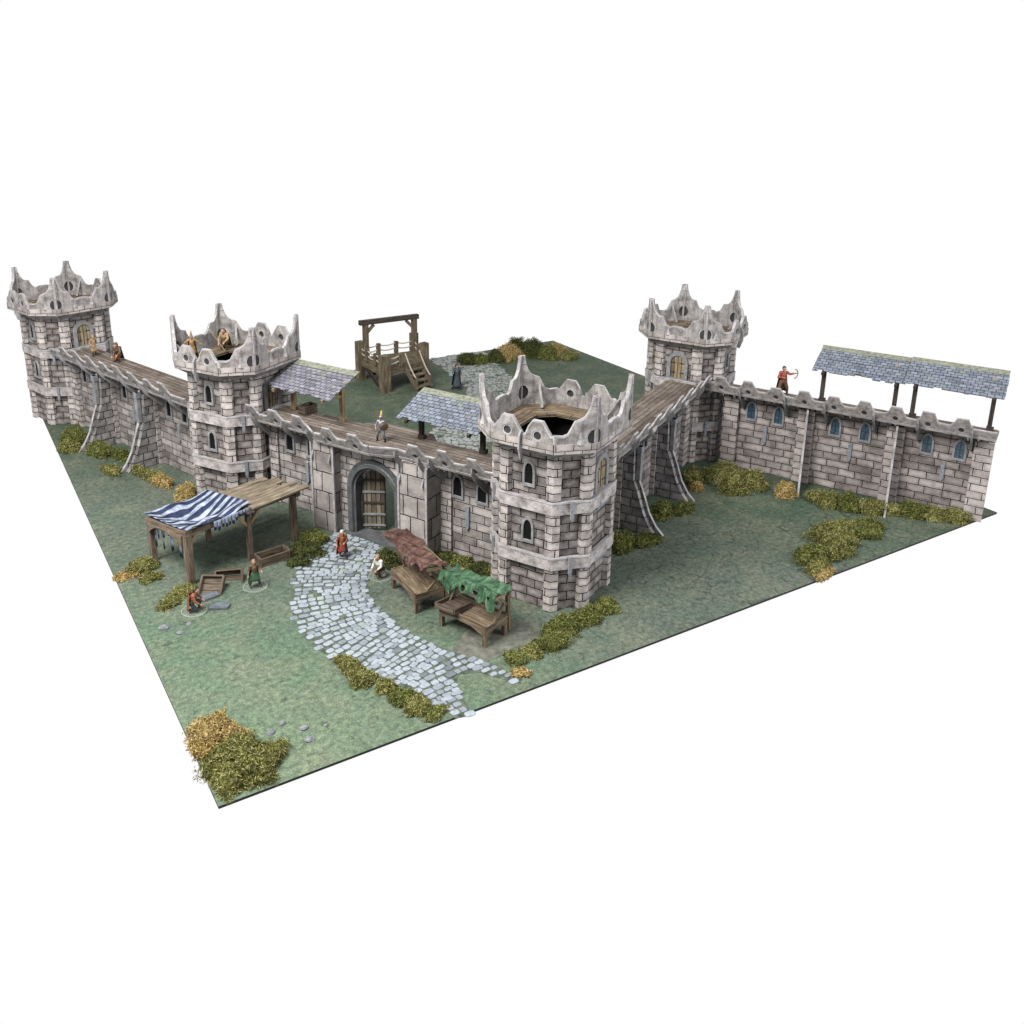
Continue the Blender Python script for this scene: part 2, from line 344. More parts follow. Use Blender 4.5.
def thing(name,label,cat,loc=(0,0,0),rz=0.,group=None):
    o=bpy.data.objects.new(name,None); col.objects.link(o); o.empty_display_size=.1
    o.location=loc; o.rotation_euler=(0,0,rz); return tag(o,label,cat,group)
def dup(root,loc,rz,label):
    def cp(o,p):
        c=o.copy(); col.objects.link(c)
        if p: c.parent=p
        for k in [x for x in bpy.data.objects if x.parent==o]: cp(k,c)
        return c
    r=cp(root,None); r.location=loc; r.rotation_euler=(0,0,rz); r['label']=label; return r
def arc(cx,cy,r,a0,a1,n): return [(cx+r*math.cos(R(a0+(a1-a0)*i/n)),cy+r*math.sin(R(a0+(a1-a0)*i/n))) for i in range(n+1)]
def circle(cx,cy,r,n=14): return arc(cx,cy,r,0,360,n)[:-1]
def inset(P,d):
    n=len(P); ar=sum(P[i][0]*P[(i+1)%n][1]-P[(i+1)%n][0]*P[i][1] for i in range(n)); sg=1 if ar>0 else -1; out=[]
    for i in range(n):
        a,b,c=Vector(P[i-1]),Vector(P[i]),Vector(P[(i+1)%n]); e=(b-a); f=(c-b)
        if e.length<1e-6 or f.length<1e-6: continue
        e.normalize(); f.normalize(); n1=Vector((-e.y,e.x))*sg; n2=Vector((-f.y,f.x))*sg; m=(n1+n2)
        if m.length<.3: m=n1
        m.normalize(); k=d/max(.5,m.dot(n1)); out.append(tuple(b+m*k))
    return out
def lancet(w,z0,z1):
    h=w/2; zs=z1-w*.95; pts=[(-h,z0),(h,z0),(h,zs)]
    for t in (.25,.5,.75): pts.append((h*(1-t**1.7),zs+(z1-zs)*math.sin(t*math.pi/2)**.9))
    pts.append((0,z1))
    for t in (.75,.5,.25): pts.append((-h*(1-t**1.7),zs+(z1-zs)*math.sin(t*math.pi/2)**.9))
    pts.append((-h,zs)); return pts
def roundarch(w,z0,z1,n=10):
    h=w/2; return [(-h,z0),(h,z0)]+arc(0,z1-h,h,0,180,n)
def window(parent,O,S,N,w=.17,z0=.9,z1=1.25,pane='dark',bars=False):
    """stone lancet frame with a recessed pane"""
    mb=MB(); O=Vector(O); N=Vector(N); S=Vector(S)
    mb.panel(O+N*.026,S,N,lancet(w,z0,z1),.03,M['frame'],M['edge'],[[(x,z) for x,z in lancet(w-.058,z0+.034,z1-.04)]])
    f=mb.build('window',parent)
    p=MB(); p.panel(O+N*.006,S,N,lancet(w-.05,z0+.02,z1-.03),.012,M[pane]); po=p.build('pane',f)
    if bars:
        b=MB(); b.beam(O+N*.012+Vector((0,0,z0+.03)),O+N*.012+Vector((0,0,z1-.05)),.008,.008,M['lead'],up=N)
        zz=z0+(z1-z0)*.5; b.beam(O+N*.012-S*(w/2-.03)+Vector((0,0,zz)),O+N*.012+S*(w/2-.03)+Vector((0,0,zz)),.008,.008,M['lead'],up=N)
        b.build('glazing_bar',f)
    return f
def door(parent,O,S,N,w,z0,z1,ajar=False):
    O=Vector(O); N=Vector(N); S=Vector(S)
    mb=MB(); mb.panel(O+N*.04,S,N,roundarch(w+.12,z0,z1+.06),.06,M['frame'],M['edge'],[roundarch(w,z0+.001,z1)]); f=mb.build('door_frame',parent)
    d=MB(); d.panel(O+N*.015,S,N,roundarch(w+.01,z0+.004,z1+.003),.02,M['door']); dd=d.build('door',parent)
    i=MB()
    i.beam(O+N*.018+Vector((0,0,z0+.01)),O+N*.018+Vector((0,0,z1-.01)),.012,.008,M['lead'],up=N); i.build('centre_strap',dd)
    for zz in (z0+.1,z0+.27):
        for s in (-1,1):
            h=MB(); h.beam(O+N*.02+S*s*(w/2-.005)+Vector((0,0,zz)),O+N*.02+S*s*(w*.16)+Vector((0,0,zz)),.016,.008,M['lead'],up=N); h.build('hinge',dd)

# ------------------------------------------------------------------ ground
def ground():
    mb=MB(); t=.028; W=12.
    mb.face([(0,0,0),(W,0,0),(W,W,0),(0,W,0)],M['ground'])
    for a,b in (((0,0),(W,0)),((W,0),(W,W)),((W,W),(0,W)),((0,W),(0,0))):
        mb.face([(*a,-t),(*b,-t),(*b,0),(*a,0)],M['board_edge'])
    mb.face([(0,W,-t),(W,W,-t),(W,0,-t),(0,0,-t)],M['board_edge'])
    tag(mb.build('ground'),'square printed grass mat board under the whole castle','ground',kind='structure')
ground()
def inpoly(x,y,P):
    c=False;n=len(P)
    for i in range(n):
        (x0,y0),(x1,y1)=P[i],P[(i+1)%n]
        if (y0>y)!=(y1>y) and x<(x1-x0)*(y-y0)/(y1-y0)+x0: c=not c
    return c
def catmull(pts,n=24):
    out=[]; P=[Vector(p) for p in pts]; P=[P[0]*2-P[1]]+P+[P[-1]*2-P[-2]]
    for i in range(1,len(P)-2):
        for k in range(n):
            t=k/n; a,b,c,d=P[i-1],P[i],P[i+1],P[i+2]
            out.append(.5*((2*b)+(c-a)*t+(2*a-5*b+4*c-d)*t*t+(3*b-a-3*c+d)*t**3))
    out.append(P[-2]); return out
def cobbles(name,label,center,poly,halfw,sz,mat,seed,z=.0):
    rnd=random.Random(seed); mb=MB()
    mb.face([(x,y,z+.004) for x,y in poly],M['bed'])
    C=catmull(center); acc=[0.]
    for a,b in zip(C,C[1:]): acc.append(acc[-1]+(b-a).length)
    def at(s):
        s=max(0,min(acc[-1]-1e-4,s)); i=max(k for k in range(len(acc)-1) if acc[k]<=s); f=(s-acc[i])/(acc[i+1]-acc[i]); p=C[i].lerp(C[i+1],f); d=(C[i+1]-C[i]).normalized(); return p,d
    s=0.;row=0
    while s<acc[-1]:
        h=sz*rnd.uniform(.8,1.1); p,d=at(s); n=Vector((-d.y,d.x)); t=-halfw+rnd.uniform(0,sz)
        while t<halfw:
            w=sz*rnd.uniform(.85,1.6); c=p+n*(t+w/2)+d*(math.sin(t*5+row)*.015+rnd.uniform(-.012,.012)+ .10*(t/halfw)**2)
            if inpoly(c.x,c.y,poly) and rnd.random()>.015:
                g=.0045; zz=z+rnd.uniform(.011,.02); tl=(rnd.uniform(-.006,.006),rnd.uniform(-.006,.006)); rot=rnd.uniform(-.16,.16)
                cs,sn=math.cos(rot),math.sin(rot); ring=[]
                for a,b in ((-1,-.62),(-.62,-1),(.62,-1),(1,-.62),(1,.62),(.62,1),(-.62,1),(-1,.62)):
                    x=a*(w/2-g)*rnd.uniform(.88,1.03); y=b*(h/2-g)*rnd.uniform(.88,1.03); x,y=x*cs-y*sn,x*sn+y*cs
                    ring.append((x,y))
                vs=[];fs=[]
                for k,(f,dz) in enumerate(((1.,-.012),(1.,-.004),(.8,.0))):
                    for x,y in ring:
                        q=c+n*x*f+d*y*f; vs.append((q.x,q.y,zz+dz+(x*tl[0]+y*tl[1])*4))
                for k in range(2):
                    for j in range(8): fs.append((8*k+j,8*k+(j+1)%8,8*k+8+(j+1)%8,8*k+8+j))
                fs.append(tuple(range(16,24)))
                if n.cross(d)<0: fs=[tuple(reversed(f)) for f in fs]
                mb.mesh(vs,fs,mat)
            t+=w
        s+=h;row+=1
    return tag(mb.build(name),label,'path',kind='structure')
near=[(3.05,4.52),(2.57,4.33),(2.27,4.11),(2.0,3.66),(1.8,3.16),(1.63,2.6),(1.60,2.2),(1.64,1.84),(1.78,1.5),(2.0,1.16),(2.18,.67),(2.33,.25),(2.38,-.03),(2.54,-.07),(2.6,.12),(2.62,.4),(2.78,.62),(3.0,.52),(3.26,.12),(3.33,.2),(3.16,.62),(2.92,1.07),(2.72,1.43),(2.61,1.94),(2.6,2.48),(2.7,2.91),(3.05,3.48),(3.35,3.85)]
cobbles('cobbled_path','pale cobbled path winding from the gate to the front edge of the board',[(3.4,4.35),(2.9,3.95),(2.45,3.45),(2.18,2.9),(2.1,2.35),(2.17,1.85),(2.38,1.35),(2.55,.8),(2.62,.3),(2.6,-.12)],near,1.05,.088,M['cobble'],3)
far=[(8.36,11.98),(9.87,11.98),(9.5,10.6),(9.12,9.2),(8.5,8.2),(7.5,7.2),(6.5,6.3),(5.6,5.5),(4.9,4.9),(4.5,5.3),(4.9,6.2),(5.6,7.2),(6.5,7.9),(7.4,8.6),(8.0,9.5),(8.2,10.6)]
cobbles('courtyard_path','grey cobbled path crossing the green courtyard behind the walls',[(4.4,4.8),(5.3,5.9),(6.3,7.05),(7.4,7.95),(8.3,8.95),(8.8,10.3),(9.1,12.0)],far,.95,.10,M['cobble_far'],4)

# ------------------------------------------------------------------ towers
A0=.688; H0=.357; CH=.469
def octa(a): 
    h=H0+(a-A0)*math.tan(math.pi/8); return [(-a,h),(-a,-h),(-h,-a),(h,-a),(a,-h),(a,h),(h,a),(-h,a)]   # ccw, faces: 0 left win,1 chamfer,2 door(-y),3,4 right win,5,6 door(+y),7
def facefr(i,a):
    P=octa(a); p,q=Vector((*P[i],0)),Vector((*P[(i+1)%8],0)); S=(q-p).normalized(); return (p+q)/2,S,Vector((S.y,-S.x,0)),(q-p).length
def ring(mb,a0,a1,z0,z1,m,inner=None,mi=None):
    """octagonal ring: outer apothem a0 at z0, a1 at z1, inner apothem"""
    P0,P1=octa(a0),octa(a1); I0=octa(inner if inner else min(a0,a1)-.05)
    for i in range(8):
        j=(i+1)%8
        mb.face([(*P0[i],z0),(*P0[j],z0),(*P1[j],z1),(*P1[i],z1)],m)
        mb.face([(*I0[j],z0),(*I0[i],z0),(*I0[i],z1),(*I0[j],z1)],mi or m)
        mb.face([(*P1[i],z1),(*P1[j],z1),(*I0[j],z1),(*I0[i],z1)],m)
        mb.face([(*P0[j],z0),(*P0[i],z0),(*I0[i],z0),(*I0[j],z0)],m)
def build_tower(label,loc,rz):
    t=thing('castle_tower',label,'tower',loc,rz,'octagonal towers of the castle')
    mb=MB(); ring(mb,A0-.062,A0-.062,0,2.06,M['brick_recess'],A0-.09,M['dark']); mb.build('tower_body',t)  # inner faces painted black for the unlit tower inside
    for z0,z1 in ((.575,.735),(1.30,1.46)):
        b=MB(); ring(b,A0+.016,A0+.016,z0,z1,M['band'],A0-.03); ring(b,A0+.023,A0+.019,z1-.016,z1+.004,M['edge'],A0-.02); b.build('string_course',t)
    for i in range(8):
        q=MB(); P,I=octa(A0),octa(A0-.06); k=.095
        p=Vector(P[i]); a=(Vector(P[i-1])-p).normalized(); c=(Vector(P[(i+1)%8])-p).normalized(); o=Vector(I[i])
        poly=[tuple(p+a*k),tuple(p),tuple(p+c*k),tuple(o+c*k),tuple(o),tuple(o+a*k)]
        for z0,z1 in ((0,.573),(.739,1.298),(1.466,2.034)): q.prism(poly,z0,z1,M['brick_quoin'])
        q.build('corner_pilaster',t)
    for i in (0,4):
        O,S,N,L=facefr(i,A0-.060)
        for z0,z1 in ((.84,1.18),(1.58,1.92)): window(t,O,S,N,.17,z0,z1)
    for i in (2,6):
        O,S,N,L=facefr(i,A0-.060); door(t,O,S,N,.25,1.47,1.87)
        for zz in (.53,1.255):
            s=MB(); s.box(O.x-.17,O.x+.17,(O.y-.07 if i==2 else O.y),(O.y if i==2 else O.y+.07),zz,zz+.04,M['tie']); s.build('sill_plate',t)
    for i in (1,3,5,7):
        O,S,N,L=facefr(i,A0+.024)
        for zz in (.5,1.225):
            s=MB(); s.panel(O+N*.02,S,N,[(-.022,zz+.02),(0,zz-.02),(.022,zz+.02),(.022,zz+.25),(-.022,zz+.25)],.02,M['tie'],M['edge']); s.build('tie_plate',t)
    # ---- crown: flared corbel, floor and eight cut-out panels
    cb=MB(); DV=(.505,.80); WV=(.835,.42)
    CP=[(-WV[0],WV[1]),(-WV[0],-WV[1]),(-DV[0],-DV[1]),(DV[0],-DV[1]),(WV[0],-WV[1]),(WV[0],WV[1]),(DV[0],DV[1]),(-DV[0],DV[1])]
    P0=octa(A0+.002)
    for i in range(8):
        j=(i+1)%8; cb.face([(*P0[i],2.035),(*P0[j],2.035),(*CP[j],2.135),(*CP[i],2.135)],M['crown'])
    cb.build('corbel_course',t)
    fl=MB(); I=[(x*.5,y*.5) for x,y in CP]; O8=[(x*.955,y*.955) for x,y in CP]
    for i in range(8):
        j=(i+1)%8; d=(Vector(O8[j])-Vector(O8[i])); S=d.normalized(); N=Vector((S.y,-S.x))
        pts=[O8[i],O8[j],I[j],I[i]]; uv=[(Vector(p).dot(S)+i,Vector(p).dot(N)) for p in pts]
        fl.face([(*p,2.15) for p in pts],M['floor'],uv)
        fl.face([(*p,2.11) for p in reversed(pts)],M['floor'],list(reversed(uv)))
        fl.face([(*I[i],2.11),(*I[i],2.15),(*I[j],2.15),(*I[j],2.11)],M['floor'])
    fl.build('floor_ring',t)
    zb=2.13; HZ=2.322
    def half_spike(sgn,e):   # from the joint inwards, falling
        return [(e,2.82),(e-sgn*.055,2.82),(e-sgn*.068,2.73),(e-sgn*.098,2.64),(e-sgn*.14,2.575),(e-sgn*.18,2.55)]
    def dhole(e,sgn):
        return [(e-sgn*(.022+ .088*math.cos(R(a))),HZ+.098*math.sin(R(a))) for a in (-86,-60,-30,0,30,60,86)]
    def bricks(mb,O,S,N,L):
        pass
    for i in range(8):
        p,q=Vector((*CP[i],0)),Vector((*CP[(i+1)%8],0)); S=(q-p).normalized(); N=Vector((S.y,-S.x,0)); O=(p+q)/2; L=(q-p).length; e=L/2-.001
        mb=MB(); holes=[]
        if i in (0,4):
            top=[(e,2.36),(e-.04,2.345)]
            for c in (.2,-.2): top+=[(c+.125,2.42),(c+.065,2.505),(c-.065,2.505),(c-.125,2.42),(c-.165,2.32)]
            top=top[:-1]+[(-e+.04,2.345),(-e,2.36)]
            top.insert(7,(0,2.31)); holes=[circle(.2,HZ,.05),circle(-.2,HZ,.05)]
        elif i in (2,6):
            r=half_spike(1,e)+[(e-.245,2.54),(e-.275,2.47),(e-.32,2.405),(e-.37,2.385),(.07,2.41)]
            top=r+[(-x,z) for x,z in reversed(r)]; holes=[dhole(e,1),dhole(-e,-1)]
        else:
            sg=1 if i in (1,5) else -1        # which end carries the spike (door side)
            r=half_spike(1,e)+[(e-.26,2.52),(e-.30,2.44),(e-.34,2.37),(e-.39,2.35),(-e,2.36)]
            if sg<0: r=[(-x,z) for x,z in reversed(r)]
            top=r; holes=[dhole(e*sg,sg)]
        ol=[(-e,zb),(e,zb)]+top
        mb.panel(O,S,N,ol,.044,M['crown_rim'],M['edge'],holes,back=M['crown'])
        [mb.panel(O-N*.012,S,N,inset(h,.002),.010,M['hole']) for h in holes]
        mb.panel(O+N*.0065,S,N,inset(ol,.017),.006,M['crown'],M['crown'],[inset(h,-.016) for h in holes])
        cp=mb.build('crown_panel',t)
        # raised course of blocks along the foot of the panel
        k=MB(); k.panel(O+N*.0135,S,N,[(-e,zb+.006),(e,zb+.006),(e,zb+.128),(-e,zb+.128)],.007,M['crown_block'],M['crown_block']); k.build('block_course',cp)
        if i in (0,4):
            f=MB(); f.panel(O+N*.065,N,S,[(-.10,2.0),(-.05,1.99),(.0,2.13),(-.01,2.3),(-.06,2.36)],.022,M['edge'],M['edge']); f.build('corbel_fin',t)
            for s0 in (-.33,0,.33): pass
        for s0 in ((0,) if i in (0,4) else ((-.16,.16) if i in (2,6) else (.06 if i in (1,5) else -.06,))):
            w=MB(); b=[O+N*.002+S*(s0-.055)+Vector((0,0,2.245)),O+N*.002+S*(s0+.055)+Vector((0,0,2.245)),O+N*.002+S*s0+Vector((0,0,2.37 if i in(0,4) else 2.42))]
            if i in (0,4): continue
            tip=O+N*.045+S*s0+Vector((0,0,2.25)); w.face([b[0],tip,b[2]],M['crown']); w.face([tip,b[1],b[2]],M['edge']); w.face([b[0],b[1],tip],M['crown']); w.build('facet',cp)
        if i%2: 
            w=MB(); ii=O-N*.04; w.beam(ii+Vector((0,0,2.42)),ii-N*.2+Vector((0,0,2.16)),.03,.05,M['parapet']); w.build('inner_brace',t)
    iv=MB(); iv.prism(octa(A0-.095),1.40,1.45,M['dark']); iv.build('lower_floor',t)  # floor painted black, as the closed tower is dark inside
    return t
TW=[('corner tower at the far left end of the castle, beyond the two spearless sentries',(.616,11.921),17.97),
 ('tower behind the striped market shelter, with two figures in its crown',(2.336,6.715),30.96),
 ('nearest tower, empty crown open above the green market stall',(4.804,1.78),27.08),
 ('far right tower where the narrow wall meets the blue windowed wall',(9.699,4.546),-63.69)]
TW[0]=('farthest left tower standing on the corner of the board',)+TW[0][1:]
t0=build_tower(TW[0][0],(*TW[0][1],0),R(TW[0][2]))
for lab,(x,y),a in TW[1:]: dup(t0,(x,y,0),R(a),lab)

# ------------------------------------------------------------------ curtain walls
BP=[(0,0),(.72,0),(.60,.12),(.49,.30),(.41,.52),(.35,.68),(.315,.76),(.30,.80),(.285,1.28),(.22,1.33),(0,1.33)]
MR=random.Random(21)
def merlon_outline(x0,x1,pitch,ph=0.,zb=0.,zv=.165,zt=.325):
    # hand cut battlements: no two merlons or hanging points quite alike
    r=MR.uniform; bot=[(x0,zb)]; x=x0+r(.08,.2)
    while x<x1-.12:
        d=r(.015,.085); bot+=[(x-.03,zb+.004),(x+r(-.008,.008),zb-d),(x+.028,zb+.004)]; x+=r(.14,.34)
    bot.append((x1,zb)); top=[(x0,zv)]; holes=[]
    for c in [ph+pitch*i for i in range(-1,40)]:
        if c-.16<x0+.01 or c+.16>x1-.01: continue
        h=zt+r(-.03,.015); a=r(.06,.085); b=r(.06,.085)
        top+=[(c-.16,zv+r(-.02,.008)),(c-.115,zv+r(.03,.05)),(c-a,h+r(-.012,.008)),(c+b,h),(c+.12,zv+r(.03,.055)),(c+.157,zv+r(-.02,.008))]; holes.append(circle(c,zb+.105,.042,10))
    top.append((x1,zv)); return bot+list(reversed(top)),holes
LEAN=R(24)
def parapet(parent,A,B,ph,mat,pitch=.466):
    """A,B: 2D ends of the outer face; outward is to the right of A->B"""
    A,B=Vector((*A,0)),Vector((*B,0)); S=(B-A).normalized(); N=Vector((S.y,-S.x,0)); L=(B-A).length
    T=Vector((0,0,1))*math.cos(LEAN)+N*math.sin(LEAN); F=N*math.cos(LEAN)-Vector((0,0,1))*math.sin(LEAN)
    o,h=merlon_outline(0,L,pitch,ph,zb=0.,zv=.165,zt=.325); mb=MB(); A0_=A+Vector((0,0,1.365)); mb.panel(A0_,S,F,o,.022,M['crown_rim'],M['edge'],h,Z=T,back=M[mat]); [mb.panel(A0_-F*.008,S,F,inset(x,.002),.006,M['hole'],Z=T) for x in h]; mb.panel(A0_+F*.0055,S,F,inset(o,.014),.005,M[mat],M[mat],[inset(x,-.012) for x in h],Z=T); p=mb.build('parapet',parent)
    b=MB(); b.panel(A0_+F*.0125,S,F,[(0,.002),(L,.002),(L,.04),(0,.04)],.006,M['band'],M['edge'],Z=T); b.build('foot_moulding',p)
def fin(parent,x,y0,depth=.30):
    mb=MB(); mb.panel((x,y0,0),(0,-1,0),(1,0,0),[(0,1.10),(.05,1.08),(depth-.05,1.27),(depth+.03,1.35),(depth+.10,1.47),(depth+.105,1.55),(depth+.06,1.50),(depth-.04,1.37),(0,1.36)],.024,M['edge'],M['frame']); mb.build('bracket_fin',parent)
def buttress(parent,x,mat,slim=False,turn=0.):
    o=[(a,z) for a,z in BP]
    mb=MB(); w=.03 if slim else .05; ct,st=math.cos(turn),math.sin(turn); mb.panel((x+w/2*ct,w/2*st,0),(st,-ct,0),(ct,st,0),o,w,M[mat],M['edge']); b=mb.build('buttress',parent)
    if not slim:
        p=MB(); p.box(x-.042,x+.042,-.322,-.262,.78,1.30,M['frame']); p.box(x-.05,x+.05,-.33,-.25,1.20,1.30,M['tie']); p.build('buttress_post',b)
        for sg in (-1,1):
            q=MB(); k=x+sg*.0265
            q.panel((x+sg*.107,0,0),(0,-1,0),(sg,0,0),[(0,0),(.63,0),(.53,.12),(.425,.32),(.35,.54),(.295,.70),(.25,.80),(.235,1.25),(0,1.25)],.08,M[mat],M[mat])
            q.build('masonry_core',b)
def wall(label,loc,rz,L,mat,pmat,pane,slim=False,px0=-.1,px1=None,bars=False,windows=None,B=1.4,far=.40):
    t=thing('castle_wall',label,'wall',(*loc,0),rz,'straight curtain walls of the castle'); px1=L+.1 if px1 is None else px1
    b=MB(); b.box(0,L,0,.30,0,1.375,M[mat if mat!='brick_warm' else 'brick_warm_bay']); b.build('wall_body',t)
    for x in (.12,B,2*B,L-.12):
        w=.13; q=MB(); q.box(x-w,x+w,-.075,-.001,0,1.26,M['brick_quoin' if mat!='brick_warm' else mat]); q.build('pilaster',t)
    d=MB(); d.face([(px0,-.245,1.42),(px1,-.245,1.42),(px1,far,1.42),(px0,far,1.42)],M['deck'])
    d.box(px0,px1,-.244,far,1.377,1.419,M['beam_dark']); d.build('walkway',t)
    parapet(t,(px0,-.265),(px1,-.265),-px0,pmat,.466*B/1.4)
    for k in range(3):
        x0=B*k
        for dx in (B/3,B*2/3):
            if windows is None or (k,dx) in windows: window(t,(x0+dx,0,0),(1,0,0),(0,-1,0),.19,.885,1.235,pane,bars)
        s=MB(); s.panel((x0+.72,-.028,0),(1,0,0),(0,-1,0),[(-.028,.56),(0,.50),(.028,.56),(.028,.83),(-.028,.83)],.028,M['tie'],M['edge']); s.build('tie_plate',t)
        for dx in (.33,1.07): fin(t,x0+dx,0)
    for i,x in enumerate((B,2*B)): buttress(t,x,'brick_butt' if not slim else mat,slim,(R(12.0),R(7.5))[i] if slim else 0.)
    c=MB()
    for i in range(int(L/.233)):
        x=.1+i*.233; c.beam((x,-.002,1.33),(x,-.27,1.352),.045,.04,M['beam_dark'])
    c.build('joist_ends',t)
    return t
def frame_pt(o,ang,u,v): c,s=math.cos(R(ang)),math.sin(R(ang)); return o[0]+u*c-v*s,o[1]+u*s+v*c
MW=((4.804,1.78),28.2); RW=((10.02,3.93),-64.); FWo=((2.336,6.715),-63.4); LW=((2.336,6.715),108.0)
wall('long left wall with shaded lilac stone between the two left towers',frame_pt(*LW,4.82,.31),R(LW[1]+180),4.2,'brick_wall','parapet','dark')
wall('narrow wall with plank walkway running from the nearest tower to the far right tower',frame_pt(*MW,.62,-.09),R(MW[1]),4.3,'brick_wall','parapet','dark',px1=4.75)
wall('right end wall with blue leaded windows and two slate roofs above',frame_pt(*RW,.125,-.42),R(RW[1]),4.09,'brick_warm','parapet_warm','blueglass',slim=True,px1=4.12,px0=-.38,bars=True,B=1.37,far=.13)

# ---- gate wall
def gatewall():
    o=frame_pt(*FWo,0,-.1); t=thing('gate_wall','front wall with the arched gate between the two nearest towers','gate wall',(*o,0),R(FWo[1]))
    for x0,x1 in ((.62,1.86),(3.87,4.95)):
        b=MB(); b.box(x0,x1,0,.30,0,1.375,M['brick_wall']); b.build('wall_body',t)
    for x in (.80,3.965,4.80):
        q=MB(); q.box(x-.085,x+.085,-.04,-.001,0,1.28,M['brick_quoin']); q.build('pilaster',t)
    for x in (1.12,1.55,4.14,4.53): window(t,(x,0,0),(1,0,0),(0,-1,0),.19,.88,1.23)
    for x in (1.45,4.30):
        s=MB(); s.panel((x,-.028,0),(1,0,0),(0,-1,0),[(-.028,.50),(0,.44),(.028,.50),(.028,.80),(-.028,.80)],.028,M['tie'],M['edge']); s.build('tie_plate',t)
    # gatehouse piers
    for x0,x1,e in ((1.86,2.26,2.26),(3.41,3.87,3.41)):
        p=MB(); p.box(x0,x1,-.35,.45,0,1.355,M['big_block']); pp=p.build('gate_pier',t)
        for x in (x0,x1):
            q=MB(); q.box(x-.016,x+.016,-.366,-.334,0,1.35,M['edge']); q.build('corner_bead',pp)
    g=MB(); ax=2.89
    g.panel((ax,-.20,0),(1,0,0),(0,-1,0),[(-.629,0),(-.385,0)]+list(reversed(arc(0,.72,.385,0,180,14)))+[(.385,0),(.519,0),(.519,1.36),(-.629,1.36)],.14,M['brick_quoin'],M['gatestone']); g.build('gate_front',t)
    for k,(ro,ri,pr,zt) in enumerate(((.49,.435,.235,1.19),(.435,.385,.265,1.13),(.388,.345,.225,1.08))):
        a=MB(); zc=.72
        a.panel((ax,-pr,0),(1,0,0),(0,-1,0),[(ro,.0)]+arc(0,zc,ro,0,180,18)+[(-ro,0),(-ri,0)]+list(reversed(arc(0,zc,ri,0,180,18)))+[(ri,0)],pr-.199+ (.0 if k<2 else .08),M['gatestone'],M['frame'] if k==1 else M['gatestone']); a.build('arch_ring',t)
    s=MB(); s.box(ax-.47,ax+.47,-.31,-.03,0.003,.035,M['gatestone']); s.build('threshold',t)
    # leaves
    def leaf(hx,ang,label):
        L=bpy.data.objects.new('gate_leaf',None)
        mb=MB(); w=.335; sgn=1 if hx<ax else -1
        o2=[(0,.045),(sgn*w,.045),(sgn*w,1.03)]+[(sgn*w-sgn*w*(1-math.cos(R(a))),.74+.30*math.cos(R(90-a))) for a in ()]+[(sgn*w*.6,.99),(sgn*w*.25,.9),(0,.74)]
        if sgn<0: o2=list(reversed(o2))
        mb.panel((0,0,0),(1,0,0),(0,-1,0),o2,.03,M['gate_planks']); o=mb.build('gate_leaf',t,(hx,-.085,0),(0,0,ang)); o['label']=label
        for zz in (.10,.27,.45,.62,.80):
            h=MB(); h.beam((sgn*.01,-.006,zz),(sgn*(w-.005),-.006,zz),.02,.028,M['frame'] if zz in(.27,.62,.10) else M['beam_dark'],up=(0,0,1)); h.build('iron_strap',o)
        for xx in (.01,w-.015):
            h=MB(); h.beam((sgn*xx,-.004,.05),(sgn*xx,-.004,.85),.02,.02,M['beam_dark'],up=(0,1,0)); h.build('leaf_stile',o)
        bpy.data.objects.remove(L)
    leaf(ax-.345,R(30),'left gate leaf turned a little inwards'); leaf(ax+.345,R(-100),'right gate leaf folded back')
    # decks
    d=MB()
    pl=[(.5,-.245),(1.78,-.245),(2.02,-.395),(2.98,-.395),(3.36,-.245),(5.0,-.245),(5.0,.42),(3.5,.42),(3.3,.62),(2.35,.62),(2.15,.42),(.5,.42)]
    d.face([(x,y,1.42) for x,y in pl],M['deck']); d.prism(pl,1.377,1.419,M['beam_dark']); d.build('walkway',t)
    top=MB(); top.box(1.9,3.85,-.195,.45,1.361,1.376,M['beam_dark']); top.build('gate_lintel',t)
    for A,B,ph in (((.45,-.25),(1.78,-.25),.22),((1.78,-.25),(2.02,-.40),9),((2.02,-.40),(2.98,-.40),.27),((2.98,-.40),(3.36,-.25),9),((3.36,-.25),(4.98,-.25),.30)): parapet(t,A,B,ph,'parapet')
    for x in (.75,1.36,3.95,4.62): fin(t,x,0)
    for x in (1.90,2.22,3.45,3.83): fin(t,x,-.35,.02)
    c=MB()
    for x in (.95,1.2,1.6,4.0,4.3,4.75): c.beam((x,-.002,1.33),(x,-.27,1.352),.05,.04,M['beam_dark'])
    c.build('joist_ends',t)
gatewall()

